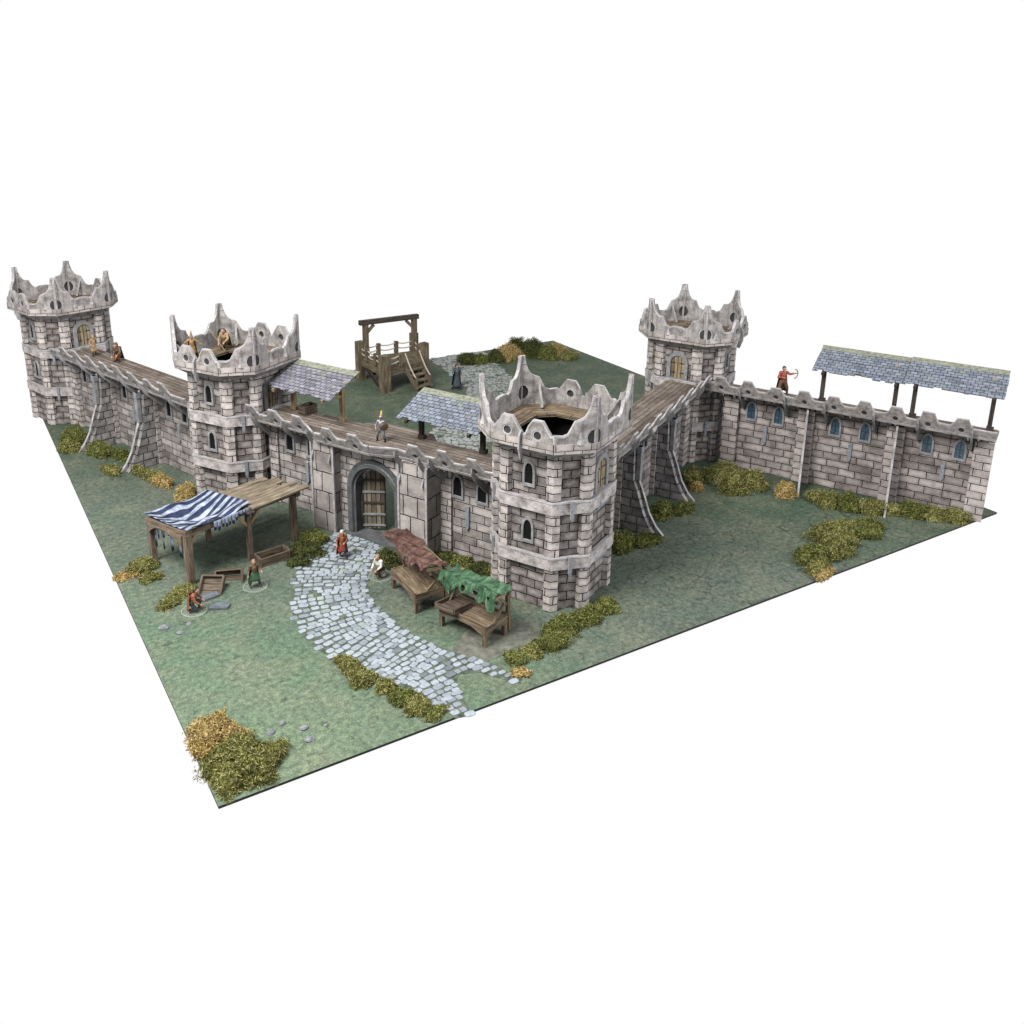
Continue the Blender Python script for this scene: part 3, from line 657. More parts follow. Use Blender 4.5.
# ------------------------------------------------------------------ roofs over the walkways
def shelter(label,o,ang,u0,u1,mat,yl=-.5,zl=1.94,yh=.15,zh=2.21,py=-.12,lean=0.,seed=1,zb=1.42,pm='beam_pale'):
    x,y=frame_pt(o,ang,u0,0); t=thing('slate_canopy',label,'canopy',(x,y,0),R(ang)); L=u1-u0; rnd=random.Random(seed)
    r=MB(); sl=Vector((0,yh-yl,zh-zl)); SL=sl.length; Zv=sl.normalized(); N=Vector((1,0,0)).cross(Zv)
    n=6; hh=SL/n
    for k in range(n):
        z0=k*hh-(.0 if k==0 else .012); z1=(k+1)*hh
        bot=[]; x=0.; 
        while x<L-.05:
            w=rnd.uniform(.07,.12); dz=rnd.uniform(-.012,.012) if k else (rnd.choice((0,0,.02,.035,-.015))+ (.05 if rnd.random()<.12 else 0)); bot+=[(x+.002,z0+dz),(min(L,x+w-.002),z0+dz)]; x+=w
        bot+=[(L+rnd.uniform(-.01,.01),z0)]; out=bot+[(L+rnd.uniform(-.012,.012),z1),(0+rnd.uniform(-.012,.012),z1)]
        off=Vector((0,yl,zl))+N*(.004*(n-k)*0+.010*(k%2)*0)
        r.panel(off+N*(.012+.004*0),(1,0,0),N+Zv*-.10,out,.014,M[mat] if k<n-1 else M['moss_ridge'],M['slab'],Z=(Zv+N*-.12*0))
    rf=r.build('slate_roof',t)
    b=MB(); b.beam((.04,yl+.12,zl+.12*(zh-zl)/(yh-yl)-.03),(L-.04,yl+.12,zl+.12*(zh-zl)/(yh-yl)-.03),.035,.035,M[pm]); b.beam((.02,yh-.05,zh-.06),(L-.02,yh-.05,zh-.06),.035,.035,M[pm]); b.build('purlin',t)
    zr=lambda yy: zl+(yy-yl)*(zh-zl)/(yh-yl)
    for px in (.17,L-.13):
        p=MB(); p.beam((px,py,zb),(px+lean,py,zr(py)-.03),.06,.06,M[pm]); p.beam((px-.04,py,zb+.03),(px+.06,py,zb+.03),.08,.05,M[pm]); po=p.build('post',t)
        k=MB(); k.beam((px,py,zr(py)-.22),(px,yl+.08,zr(yl+.08)-.02),.04,.045,M[pm]); k.build('bracket',po)
        k=MB(); k.beam((px,py-.02,zr(py)-.05),(px,yl-.02,zr(yl)-.03),.04,.045,M[pm]); k.build('rafter',po)
    return t
shelter('mauve slate roof over the plank walkway beside the tower behind the market shelter',FWo[0],FWo[1],.72,1.98,'slate_mauve',yl=-.16,zl=1.86,yh=.52,zh=2.12,py=.25,seed=2)
shelter('blue grey slate roof tucked behind the nearest tower and right of the gate',FWo[0],FWo[1],3.08,4.40,'slate_blue',yl=-.05,zl=1.80,yh=.60,zh=2.06,py=.30,seed=3,pm='beam_dark')
shelter('blue slate roof on the right wall, nearer to the far right tower',RW[0],RW[1],1.50,2.895,'slate_blue',py=-.37,seed=4,pm='beam_dark')
shelter('blue slate roof at the outer end of the right wall',RW[0],RW[1],2.865,4.24,'slate_blue',zl=1.958,zh=2.228,py=-.37,seed=5,pm='beam_dark')

# ------------------------------------------------------------------ bushes
def bush(label,lobes,mat,mat2=None,seed=0,dens=1.,name='bush',group='lichen bushes on the board'):
    rnd=random.Random(seed*13+5); mb=MB()
    for li,(x,y,rx,ry,h,rot) in enumerate(lobes):
        mm=M[mat2] if (mat2 and li%2) else M[mat]; c,s=math.cos(rot),math.sin(rot)
        ph=[rnd.uniform(0,6.28) for _ in range(6)]
        def rad(a,e): return 1+(.25+.75*math.cos(e))*(.0)+math.cos(e)*(.12*math.sin(3*a+ph[0])+.10*math.sin(5*a+ph[1]+2*e)+.09*math.sin(6*e+ph[2]+2*a)+.09*math.sin(9*a+ph[3]+4*e)+.06*math.sin(14*a+ph[4]-7*e))+.08*math.sin(e*5+ph[5])
        def P(a,e,k):
            r=rad(a,e)*k; lx,ly,lz=rx*r*math.cos(e)*math.cos(a),ry*r*math.cos(e)*math.sin(a),h*r*math.sin(e)
            return Vector((x+lx*c-ly*s,y+lx*s+ly*c,max(.004,lz)))
        na,ne=16,5; vs=[P(2*math.pi*i/na,math.pi/2*j/ne,.80) for j in range(ne+1) for i in range(na)]
        fs=[(j*na+i,j*na+(i+1)%na,(j+1)*na+(i+1)%na,(j+1)*na+i) for j in range(ne) for i in range(na)]
        mb.mesh(vs,fs,mm,smooth=True)
        area=2.6*(rx*ry+ (rx+ry)*h); N=int(area*7000*dens)
        for _ in range(N):
            a=rnd.uniform(0,2*math.pi); e=math.asin(rnd.uniform(0,1)); k=rnd.uniform(.74,1.04); p=P(a,e,k)
            d=Vector((rnd.gauss(0,1),rnd.gauss(0,1),rnd.gauss(.25,.8))).normalized(); n=d.orthogonal(); n.rotate(Matrix.Rotation(rnd.uniform(0,6.28),3,d)); w=d.cross(n)
            l=rnd.uniform(.014,.034); wd=rnd.uniform(.0028,.0052); m=p+n*rnd.uniform(-.012,.012)
            q=[p-d*l,m-w*wd,p+d*l+n*.008,m+w*wd]
            mb.mesh(q,[(0,1,2,3)],mm)
    return tag(mb.build(name),label,'bush',group)
def row(x0,y0,x1,y1,n,w,h,jit=.03,seed=0):
    r=random.Random(seed); a=math.atan2(y1-y0,x1-x0); L=math.hypot(x1-x0,y1-y0)/max(1,n)
    return [(x0+(x1-x0)*(i+.5)/n+r.uniform(-jit,jit),y0+(y1-y0)*(i+.5)/n+r.uniform(-jit,jit),L*.62*r.uniform(.85,1.15),w*r.uniform(.8,1.2),h*r.uniform(.75,1.2),a+r.uniform(-.25,.25)) for i in range(n)]
bush('yellow ochre bush at the front left corner of the board',[(.20,.98,.24,.20,.19,.3),(.09,.78,.15,.15,.13,0),(.34,.82,.16,.14,.15,0)],'leaf_ochre',seed=1)
bush('large olive bush filling the front corner of the board',[(.30,.50,.30,.24,.21,.6),(.36,.22,.26,.16,.17,-.3),(.60,.38,.20,.15,.13,.5),(.17,.22,.17,.19,.14,0),(.13,.42,.14,.18,.14,0)],'leaf_olive',seed=2)
bush('olive bush on the left edge of the cobbled path',[(1.80,1.34,.10,.20,.13,.2),(1.84,1.06,.15,.17,.11,.3)],'leaf_olive',seed=3)
bush('long low green bush following the path towards the front edge',row(1.92,.86,2.18,.22,3,.13,.10,seed=2)+[(2.24,.14,.14,.09,.07,.4)],'leaf_olive','leaf_green',seed=4)
bush('green bush curling round the foot of the nearest tower',[(4.98,.86,.22,.14,.14,.3),(4.64,.78,.26,.15,.17,0.1),(4.24,.74,.26,.17,.18,.1),(4.02,.56,.22,.15,.13,.6)],'leaf_green',seed=5)
bush('green bush between the green stall and the board edge',row(3.35,.50,3.95,.62,3,.13,.11,seed=9),'leaf_green','leaf_olive',seed=6)
bush('small ochre tuft at the end of the thin path tongue',[(3.36,.27,.12,.08,.06,-.6)],'leaf_ochre',seed=7)
bush('big olive mound at the right front edge of the board',[(9.05,.66,.42,.28,.28,.1),(9.58,.60,.34,.22,.22,-.1),(8.72,.40,.30,.22,.21,.2),(8.28,.44,.28,.22,.20,0),(8.05,.16,.2,.13,.13,0)],'leaf_olive','leaf_green',seed=8)
bush('ochre tuft in front of the big right mound',[(8.02,.02,.22,.09,.10,.3)],'leaf_ochre',seed=9)
bush('ochre bush in the corner under the far right tower',[(8.72,3.30,.20,.17,.24,0),(8.55,3.02,.12,.12,.12,0)],'leaf_olive','leaf_ochre',seed=10)
bush('large olive bush against the foot of the right wall near the tower',[(9.20,3.02,.36,.26,.33,-.8),(9.00,2.62,.22,.18,.22,0),(9.42,2.62,.24,.22,.28,0)],'leaf_olive',seed=11)
bush('orange ochre bush at the first slim prop of the right wall',[(9.62,2.12,.15,.20,.22,-.4),(9.90,1.72,.14,.16,.18,0)],'leaf_ochre','leaf_olive',seed=12)
bush('olive bush row between the two slim props of the right wall',row(9.86,1.64,10.34,.86,3,.18,.22,seed=3),'leaf_olive','leaf_green',seed=13)
bush('green bush under the middle of the right wall, beyond the second prop',row(10.42,1.02,10.82,.45,2,.17,.22,seed=4),'leaf_olive','leaf_green',seed=14)
bush('low yellow green bush at the outer end of the right wall',row(10.82,.52,11.28,.05,2,.14,.16,seed=5),'leaf_olive',seed=15)
bush('green bush at the farther buttress of the narrow wall',[(7.45,2.62,.30,.19,.15,.5),(7.80,2.52,.24,.16,.12,.3)],'leaf_green',seed=16)
bush('green bush at the nearer buttress of the narrow wall',[(6.22,2.10,.30,.22,.18,.4),(6.62,1.98,.26,.16,.11,.2)],'leaf_green',seed=17)
bush('dark green bush at the left pier of the gate',[(2.36,4.10,.26,.18,.16,-.9),(2.56,4.36,.22,.17,.17,-.9),(2.16,3.86,.16,.12,.1,-.6)],'leaf_dark','leaf_green',seed=18)
bush('dark green clump between the cobbled path and the brown stall',[(3.20,3.28,.15,.20,.19,.2)],'leaf_dark',seed=19)
bush('dark green bush strip at the wall foot behind the two stalls',row(3.85,3.10,4.35,2.10,4,.13,.14,seed=6),'leaf_dark','leaf_green',seed=20)
bush('olive bush at the foot of the farthest left tower',[(.34,10.25,.22,.34,.25,.2),(.20,9.85,.17,.22,.17,0)],'leaf_green','leaf_olive',seed=21)
bush('green bush between the two buttresses of the left wall',[(.62,9.42,.18,.40,.19,.2),(.90,9.0,.13,.26,.15,.2)],'leaf_green',seed=22)
bush('small olive tuft left of the second buttress on the left wall',[(.62,8.42,.13,.26,.12,.3)],'leaf_olive',seed=23)
bush('yellow green strip along the left wall right of the second buttress',[(1.0,8.15,.11,.26,.13,.3),(1.15,7.75,.12,.22,.14,.3)],'leaf_olive',seed=24)
bush('ochre bush on the left wall just before the tower',[(1.22,7.5,.13,.26,.16,.3)],'leaf_ochre',seed=25)
bush('bright ochre bush at the left foot of the tower behind the shelter',[(1.36,6.62,.15,.20,.22,.2),(1.46,6.86,.13,.16,.2,.2)],'leaf_ochre',seed=26)
bush('scruffy olive tuft at the left legs of the market shelter',[(.34,4.78,.22,.17,.13,.3),(.12,4.66,.16,.10,.07,0),(.38,4.44,.16,.11,.09,0)],'leaf_olive','leaf_ochre',seed=27)
bush('scruffy olive tuft in front of the market shelter corner',[(.62,3.86,.22,.12,.10,.5),(.42,3.66,.16,.09,.07,.2)],'leaf_olive',seed=28)
bush('dark green bush at the far edge beside the courtyard path',row(8.85,11.30,9.85,11.0,3,.30,.26,seed=7),'leaf_dark','leaf_green',seed=29)
bush('tall ochre bush at the far edge behind the nearest crown',[(10.05,11.10,.34,.30,.36,0),(10.30,11.3,.22,.22,.28,0)],'leaf_ochre','leaf_olive',seed=30)
bush('tallest dark green bush at the far corner of the board',[(10.72,11.05,.34,.30,.40,0),(10.95,10.70,.28,.26,.30,0),(10.45,11.35,.26,.24,.40,0)],'leaf_dark','leaf_green',seed=31)
bush('ochre bush at the right end of the far corner group',[(11.22,10.72,.26,.26,.30,0),(11.35,10.40,.22,.22,.2,0)],'leaf_ochre','leaf_olive',seed=32)

# ------------------------------------------------------------------ market shelter
def cloth_grid(fn,nu,nv,m,uvs=(1.,1.),thick=.008):
    vs=[];uv=[]
    for j in range(nv+1):
        for i in range(nu+1): vs.append(fn(i/nu,j/nv)); uv.append((i/nu*uvs[0],j/nv*uvs[1]))
    return vs,uv
def add_cloth(mb,fn,nu,nv,m,uvs,keep=lambda u,v:True):
    vs,uv=cloth_grid(fn,nu,nv,m,uvs); fs=[]
    for j in range(nv):
        for i in range(nu):
            if keep((i+.5)/nu,(j+.5)/nv): a=j*(nu+1)+i; fs.append((a,a+1,a+nu+2,a+nu+1))
    mb.mesh(vs,fs,m,uv,True)
def solid(o,t=.008):
    md=o.modifiers.new('thickness','SOLIDIFY'); md.thickness=t; md.offset=0; return o
def market():
    t=thing('market_shelter','timber market shelter roofed half with planks, half with blue striped cloth','shelter',(.80,4.06,0),R(16.5))
    BM=M['beam']
    posts=[((0,0),.765,.085),((0,.92),.63,.075),((.90,.02),.72,.06),((.82,.92),.60,.06),((1.62,.02),.76,.075),((1.50,.98),.60,.06)]
    for (x,y),h,w in posts:
        p=MB(); p.beam((x,y,0),(x,y,h),w,w,BM,up=(1,0,0)); pp=p.build('post',t)
        if x<1.6:
            for s in ((-1,1) if .1<x<1.4 else (1,)):
                b=MB(); b.beam((x,y,h-.24),(x+s*.17,y,h-.03),.035,.04,M['beam_pale'] if y<.5 else BM); b.build('knee_brace',pp)
    for a,b,z0,z1 in (((.0,0),(1.0,0),.70,.735),((.0,.92),(1.0,.92),.60,.60),((-.02,-.04),(-.02,.97),.725,.595),((.86,-.1),(.86,1.0),.755,.595),((.9,0),(1.72,0),.735,.75),((.86,.98),(1.62,.98),.58,.59),((1.62,-.12),(1.60,1.02),.76,.595)):
        m=MB(); m.beam((*a,z0),(*b,z1),.06,.065,BM); m.build('rail',t)
    a=MB(); 
    a.panel((-.065,.46,0),(0,1,0),(-1,0,0),[(-.42,.685),(-.42,.50),(-.35,.56),(-.22,.60),(0,.61),(.22,.59),(.34,.52),(.42,.45),(.42,.585)],.03,BM,M['beam']); a.build('arched_board',t)
    rnd=random.Random(5)
    for i in range(9):
        y=-.13+i*.122; p=MB(); x0=.84+rnd.uniform(-.02,.04)-.06*(i/8); x1=1.76+rnd.uniform(-.14,.07)
        z=.79-.155*(y/.95)+rnd.uniform(-.004,.010); p.beam((x0,y,z),(x1,y+rnd.uniform(-.03,.03),z+.008+rnd.uniform(-.014,.014)),rnd.uniform(.095,.122),.02,M['plank_pale']); p.build('roof_plank',t)
    c=MB()
    def f(u,v):
        x=-.03+u*.93; y=-.07+v*1.08
        sag=math.sin(math.pi*min(1,max(0,v)))*math.sin(math.pi*u)
        z=.775+.03*u-.075*v*(1-u)-.15*sag+.034*math.sin(v*12+u*7)*math.sin(math.pi*u)+.02*math.sin(v*21-u*11)*math.sin(math.pi*u)**2+.012*math.sin(u*17-v*5)*(1-u)+.055*max(0,(u-.6)/.4)
        return Vector((x,y,z+.012-.155*v*(.3+.7*u)))
    add_cloth(c,f,34,30,M['stripes'],(.95,1.15)); cl=solid(c.build('striped_cloth',t))
    d=MB(); rn=random.Random(9)
    y=.09
    while y<.86:
        wv=rn.uniform(.03,.065); ln=rn.choice((.16,.20,.26,.32,.38))*(1.25 if y>.62 else .9)
        add_cloth(d,lambda u,v:Vector((.02+.015*math.sin(y*30)+.01*v*math.sin(y*50),y+u*wv*(1-.5*v),.635-v*ln)),1,3,M['stripes'],(.02,.09)); y+=wv+rn.uniform(.002,.012)
    solid(d.build('hanging_fringe',cl),.004)
    e=MB(); x=.34
    while x<.90:
        wv=rn.uniform(.04,.075); ln=rn.uniform(.05,.15)
        add_cloth(e,lambda u,v:Vector((x+u*wv*(1-.45*v),-.082-.012*math.sin((x+u*wv)*50)*v,.765+.055*x-v*ln)),3,3,M['stripes'],(.06,.12)); x+=wv+.002
    solid(e.build('front_valance',cl),.004)
market()

# ------------------------------------------------------------------ market stalls
def stall(label,loc,rz,kind):
    t=thing('market_stall',label,'stall',loc,rz); W=M['stallwood']; L=.72; D=.38; H=.25
    for i in range(4):
        p=MB(); y=-D/2+.05+i*.1; p.beam((-L/2,y,H),(L/2,y,H),.094,.022,W); p.build('table_board',t)
    f=MB(); f.panel((0,-D/2-.008,0),(1,0,0),(0,-1,0),[(-L/2,H-.10),(-L/2+.06,H-.10),(-.14,H-.05),(.14,H-.05),(L/2-.06,H-.10),(L/2,H-.10),(L/2,H+.03),(-L/2,H+.03)],.022,W,W); f.build('front_board',t)
    f=MB(); f.beam((-L/2,D/2+.005,H-.02),(L/2,D/2+.005,H-.02),.02,.09,W); f.build('back_board',t)
    for s in (-1,1):
        f=MB(); f.panel((s*(L/2+.012),0,0),(0,1,0),(s,0,0),[(-D/2,H-.11),(-D/2+.05,H-.11),(0,H-.05),(D/2-.05,H-.11),(D/2,H-.11),(D/2,H+.02),(-D/2,H+.02)],.022,W,W); f.build('side_board',t)
        for y in (-D/2+.02,D/2-.02):
            l=MB(); l.beam((s*(L/2-.02),y,0),(s*(L/2-.02),y,H-.015),.05,.05,W,up=(1,0,0)); l.build('leg',t)
        p=MB(); p.beam((s*(L/2-.01),D/2+.05,.05),(s*(L/2-.01),D/2+.01,.60),.042,.042,W,up=(1,0,0)); pp=p.build('awning_post',t)
        b=MB(); b.beam((s*(L/2-.01),D/2-.02,.55),(s*(L/2-.01),-.04,.55),.03,.04,M['beam_pale']); b.build('awning_arm',pp)
        b=MB(); b.beam((s*(L/2-.01),D/2,.40),(s*(L/2-.01),D/2-.13,.53),.028,.03,W); b.build('brace',pp)
        b=MB(); b.beam((s*(L/2-.01),-D/2+.12,H-.02),(s*(L/2-.01),D/2-.02,.44),.028,.03,W); b.build('brace',pp)
    r=MB(); r.beam((-L/2-.03,D/2+.02,.545),(L/2+.03,D/2+.02,.545),.035,.035,W); r.beam((-L/2-.03,.0,.50),(L/2+.03,.0,.50),.03,.03,W); r.build('awning_rail',t)
    c=MB(); rnd=random.Random(len(label))
    ex=lambda u,c,w: math.exp(-((u-c)/w)**2)
    if kind=='green':
        def f1(u,v):
            x=-L/2-.10+u*(L+.14); y=.24-v*.30; return Vector((x,y,.60+.05*v-.03*math.sin(math.pi*v)-.010*math.sin(u*19+v*4)-.02*math.sin(u*6.3)+.006*math.sin(u*55+v*7)))
        def f2(u,v):
            k=.085+.13*abs((u*3.6+.3)%1-.5)*2*(.6+.4*math.sin(u*9))+.09*ex(u,.95,.05)+.03*abs((u*13)%1-.5); p=f1(u,1.); return p+Vector((.010*math.sin(u*40)*v,-.06*v-.018*math.sin(u*29)*v,-v*k))
        hole=[(.10,.5,.025,.16),(.23,.8,.04,.3),(.45,.62,.04,.24),(.68,.72,.05,.3),(.90,.5,.02,.16)]
    else:
        def f1(u,v):
            x=-L/2-.20+u*(L+.25); y=.22-v*.30+.02*math.sin(u*7); pk=max(0,1-u/.25)
            return Vector((x,y-.10*pk,.60+.04*v+.08*pk*pk-.07*math.sin(math.pi*min(1,max(0,(u-.1)/.9)))*(.5+.5*math.sin(math.pi*v))-.016*math.sin(u*17+v*9)))
        def f2(u,v):
            k=.02+.19*ex(u,.40,.09)+.10*ex(u,.62,.07)+.07*ex(u,.20,.08)+.05*abs((u*9)%1-.5); p=f1(u,1.); return p+Vector((.015*math.sin(u*35)*v,-.05*v-.022*math.sin(u*27)*v,-v*k))
        hole=[(.37,.62,.025,.15),(.55,.7,.03,.15)]
    nm=kind+'_cloth'
    add_cloth(c,f1,70,18,M[nm],(.9,.45)); add_cloth(c,f2,110,16,M[nm],(.9,.25),lambda u,v: all(((u-a)/r1)**2+((v-b)/r2)**2>1 for a,b,r1,r2 in hole))
    solid(c.build('awning',t),.004)
    return t
stall('market stall with a torn red brown awning near the gate',(3.14,2.31,0),R(-92),'brown')
stall('market stall with a ragged green awning below the nearest tower',(3.36,1.30,0),R(-72),'green')
tag(MB.build((lambda m:(m.face([(3.15+.62*math.cos(a)+ .06*math.sin(3*a)+.35,.98+.34*math.sin(a)+.05*math.cos(4*a),.003) for a in [2*math.pi*k/28 for k in range(28)]],M['dirt']),m)[1])(MB()),'bare_earth'),'bare grey earth patch beside the green stall','ground',kind='structure')

def tray(label,loc,rot,lx=.30,ly=.24,h=.075,group='wooden crates and trays'):
    t=thing('wooden_tray',label,'crate',loc,0,group); t.rotation_euler=rot; W=M['crate']
    for i in range(3):
        b=MB(); b.beam((-lx/2+.01,-ly/3+i*ly/3,.012),(lx/2-.01,-ly/3+i*ly/3,.012),ly/3-.006,.018,W); b.build('base_board',t)
    for s in (-1,1):
        b=MB(); b.beam((-lx/2,s*ly/2,h/2),(lx/2,s*ly/2,h/2),.026,h,W); b.build('side',t)
        b=MB(); b.beam((s*lx/2,-ly/2,h/2+.002),(s*lx/2,ly/2,h/2+.002),.026,h,W); b.build('end',t)
    return t
tray('open tray propped up on edge in front of the market shelter',(.99,3.78,.03),(R(38),R(0),R(-32)),.27,.27)
tray('crate standing behind the propped tray, its open side to the front',(1.25,3.93,.02),(R(62),0,R(-20)),.33,.22,.11)
tray('long dark trough crate lying by the right post of the shelter',(1.90,4.16,.0),(0,0,R(8)),.42,.20,.12)
tray('square tray resting on the table of the green stall',(3.19,1.47,.268),(R(-6),R(-4),R(-72)),.30,.30,.06)
tray('dark crate on the walkway under the mauve slate roof',(3.07,5.75,1.425),(0,0,R(20)),.22,.15,.13)
for k,(x,y,rz,lab) in enumerate(((.90,3.62,.3,'larger loose slate slab lying under the propped tray'),(.95,3.32,-.4,'loose slate slab beside the brown cloaked figure'))):
    s=MB(); c=math.cos(rz); d=math.sin(rz); P=[(-.12,-.06),(.1,-.08),(.13,.03),(.02,.08),(-.11,.05)]
    s.prism([(x+a*c-b*d,y+a*d+b*c) for a,b in P],.004,.028,M['slab']); tag(s.build('slate_slab'),lab,'slab','loose slate slabs')
rocks=[(.26,3.18,.05,'pale field stone near the left board edge'),(.40,2.98,.036,'flat dark stone near the left board edge'),(.53,3.12,.028,'tiny stone inland of the left edge stones'),(1.02,.62,.036,'stone right of the olive corner bush, farther back'),(1.0,.42,.04,'pale stone right of the olive corner bush'),(.72,.72,.035,'dark stone behind the olive corner bush'),(.86,.80,.03,'small stone behind the olive corner bush'),(1.22,.55,.022,'lone little stone between corner bush and path')]
for k,(x,y,r,lab) in enumerate(rocks):
    rnd=random.Random(k); m=MB(); vs=[];n=7
    for j,(f,z) in enumerate(((1.,0),(1.05,.35),(.7,.75),(.2,.9))):
        for i in range(n): a=2*math.pi*i/n; q=f*r*rnd.uniform(.8,1.15); vs.append((x+q*1.25*math.cos(a),y+q*math.sin(a),z*r*.9+.001))
    fs=[(j*n+i,j*n+(i+1)%n,(j+1)*n+(i+1)%n,(j+1)*n+i) for j in range(3) for i in range(n)]+[tuple(range(3*n,4*n))]
    m.mesh(vs,fs,M['pebble']); tag(m.build('stone'),lab,'stone','small stones on the grass')

# ------------------------------------------------------------------ gallows
def gallows():
    o=Vector((6.38,10.16)); t=thing('gallows','wooden gallows platform with thick posts, rope rails and steps in the courtyard','gallows',(o.x,o.y,0))
    f,l,r,b=[Vector(p)-o for p in ((6.38,10.16),(6.32,11.27),(7.42,10.36),(7.62,11.25))]; G=M['beam_gal']
    for p,h,w in ((f,.80,.19),(l,.86,.17),(r,.90,.15),(b,.9,.15)):
        m=MB(); m.beam((*p,0),(*p,h),w,w,G,up=(1,.2,0)); m.build('corner_post',t)
    d=MB(); zz=.46; k=7
    for i in range(k):
        u0=i/k+.006; u1=(i+1)/k-.006; q=[f.lerp(r,u0),f.lerp(r,u1),l.lerp(b,u1),l.lerp(b,u0)]
        d.prism([tuple(x) for x in q],zz,zz+.03,G)
    d.build('deck',t)
    for a,c in ((f,l),(l,b),(b,r),(f,r)):
        m=MB(); m.beam((*a,zz-.06),(*c,zz-.06),.06,.13,G); m.build('deck_beam',t)
        if (a,c)!=(f,r):
            m=MB(); m.beam((*a.lerp(c,.1),.02),(*a.lerp(c,.85),zz-.1),.05,.06,M['beam_dark']); m.build('brace',t)
    m=MB(); m.beam((*l.lerp(f,.85),.02),(*l.lerp(f,.2),zz-.1),.05,.06,M['beam_dark']); m.build('brace',t)
    for a,c,ts in ((f,l,(.35,.7)),(l,b,(.33,.66)),(b,r,(.5,)),(f,r,(.38,))):
        for u in ts:
            p=a.lerp(c,u); m=MB(); m.beam((*p,zz+.03),(*p,zz+.30),.075,.075,G,up=(1,.2,0)); m.build('rail_post',t)
        if (a,c)==(f,r): ts2=[0,.38]
        else: ts2=[0,*ts,1]
        for u0,u1 in zip(ts2,ts2[1:]):
            for hh in (.27,.16):
                m=MB(); P=[a.lerp(c,u0+(u1-u0)*k/6) for k in range(7)]
                for k in range(6): m.cyl((*P[k],zz+hh-.04*math.sin(math.pi*k/6)),(*P[k+1],zz+hh-.04*math.sin(math.pi*(k+1)/6)),.016,.016,M['rope'],6)
                m.build('rope_rail',t)
    # uprights and cross beam
    u1,u2=l.lerp(f,.05)+Vector((.1,-.02)),b+Vector((-.02,-.06))
    for u in (u1,u2):
        m=MB(); m.beam((*u,.3),(*u,1.25),.10,.10,G,up=(1,.2,0)); m.build('upright',t)
    dr=(u2-u1).normalized()
    for u,s in ((u1,1),(u2,-1)):
        m=MB(); m.beam((*(u),1.02),(*(u+dr*s*.2),1.22),.05,.06,G); m.build('knee_brace',t)
    m=MB(); m.beam((*(u1-dr*.14),1.29),(*(u2+dr*.10),1.29),.11,.10,M['beam_dark']); m.build('cross_beam',t)
    # steps
    s0=f.lerp(r,.50); s1=f.lerp(r,.86); out=Vector((.18,-.98)); n=4
    for k in range(n):
        a0=.02+k*.095; z=zz-.06-k*.10; m=MB(); q=[s0+out*a0,s1+out*a0,s1+out*(a0+.13),s0+out*(a0+.13)]; m.prism([tuple(x) for x in reversed(q)],z-.03,z,G); m.build('step',t)
    for s in (s0,s1):
        m=MB(); m.beam((*(s+out*.02),zz-.04),(*(s+out*.44),.03),.035,.09,G); m.build('stringer',t)
        m=MB(); e=s+out*.40; m.beam((*e,0),(*e,.30),.05,.05,G,up=(1,0,0)); m.build('newel',t)
        m=MB(); P=[(s+out*(.02+.38*k/6),(zz+.30)+(.28-zz-.30)*k/6-.05*math.sin(math.pi*k/6)) for k in range(7)]
        for (p,z),(q,y) in zip(P,P[1:]): m.cyl((*p,z),(*q,y),.016,.016,M['rope'],6)
        m.build('rope_rail',t)
gallows()

# ------------------------------------------------------------------ miniature people
def remesh(mb,name,voxel,mat,smooth=2):
    me=bpy.data.meshes.new('tmp'); me.from_pydata(mb.v,[],mb.f); ob=bpy.data.objects.new('tmp',me); col.objects.link(ob)
    m=ob.modifiers.new('r','REMESH'); m.mode='VOXEL'; m.voxel_size=voxel; m.use_smooth_shade=True
    if smooth: s=ob.modifiers.new('s','SMOOTH'); s.factor=.5; s.iterations=smooth
    dg=bpy.context.evaluated_depsgraph_get(); n=bpy.data.meshes.new_from_object(ob.evaluated_get(dg)); n.name=name
    bpy.data.objects.remove(ob); bpy.data.meshes.remove(me); n.materials.clear(); n.materials.append(mat)
    o=bpy.data.objects.new(name,n); col.objects.link(o); return o
def sphere(mb,c,r,nu=10,nv=7,sc=(1,1,1)):
    vs=[];c=Vector(c)
    vs.append(c+Vector((0,0,-r*sc[2])))
    for j in range(1,nv):
        e=-math.pi/2+math.pi*j/nv
        for i in range(nu): a=2*math.pi*i/nu; vs.append(c+Vector((r*sc[0]*math.cos(e)*math.cos(a),r*sc[1]*math.cos(e)*math.sin(a),r*sc[2]*math.sin(e))))
    vs.append(c+Vector((0,0,r*sc[2]))); fs=[(0,1+(i+1)%nu,1+i) for i in range(nu)]
    for j in range(nv-2):
        for i in range(nu): a=1+j*nu; fs.append((a+i,a+(i+1)%nu,a+nu+(i+1)%nu,a+nu+i))
    a=1+(nv-2)*nu; fs+=[(a+i,a+(i+1)%nu,len(vs)-1) for i in range(nu)]
    mb.mesh(vs,fs,M['p_skin'])
def capsule(mb,p,q,r0,r1):
    p,q=Vector(p),Vector(q); sphere(mb,p,r0,8,6); sphere(mb,q,r1,8,6)
    mb.cyl(p,q,r0,r1,M['p_skin'],8)
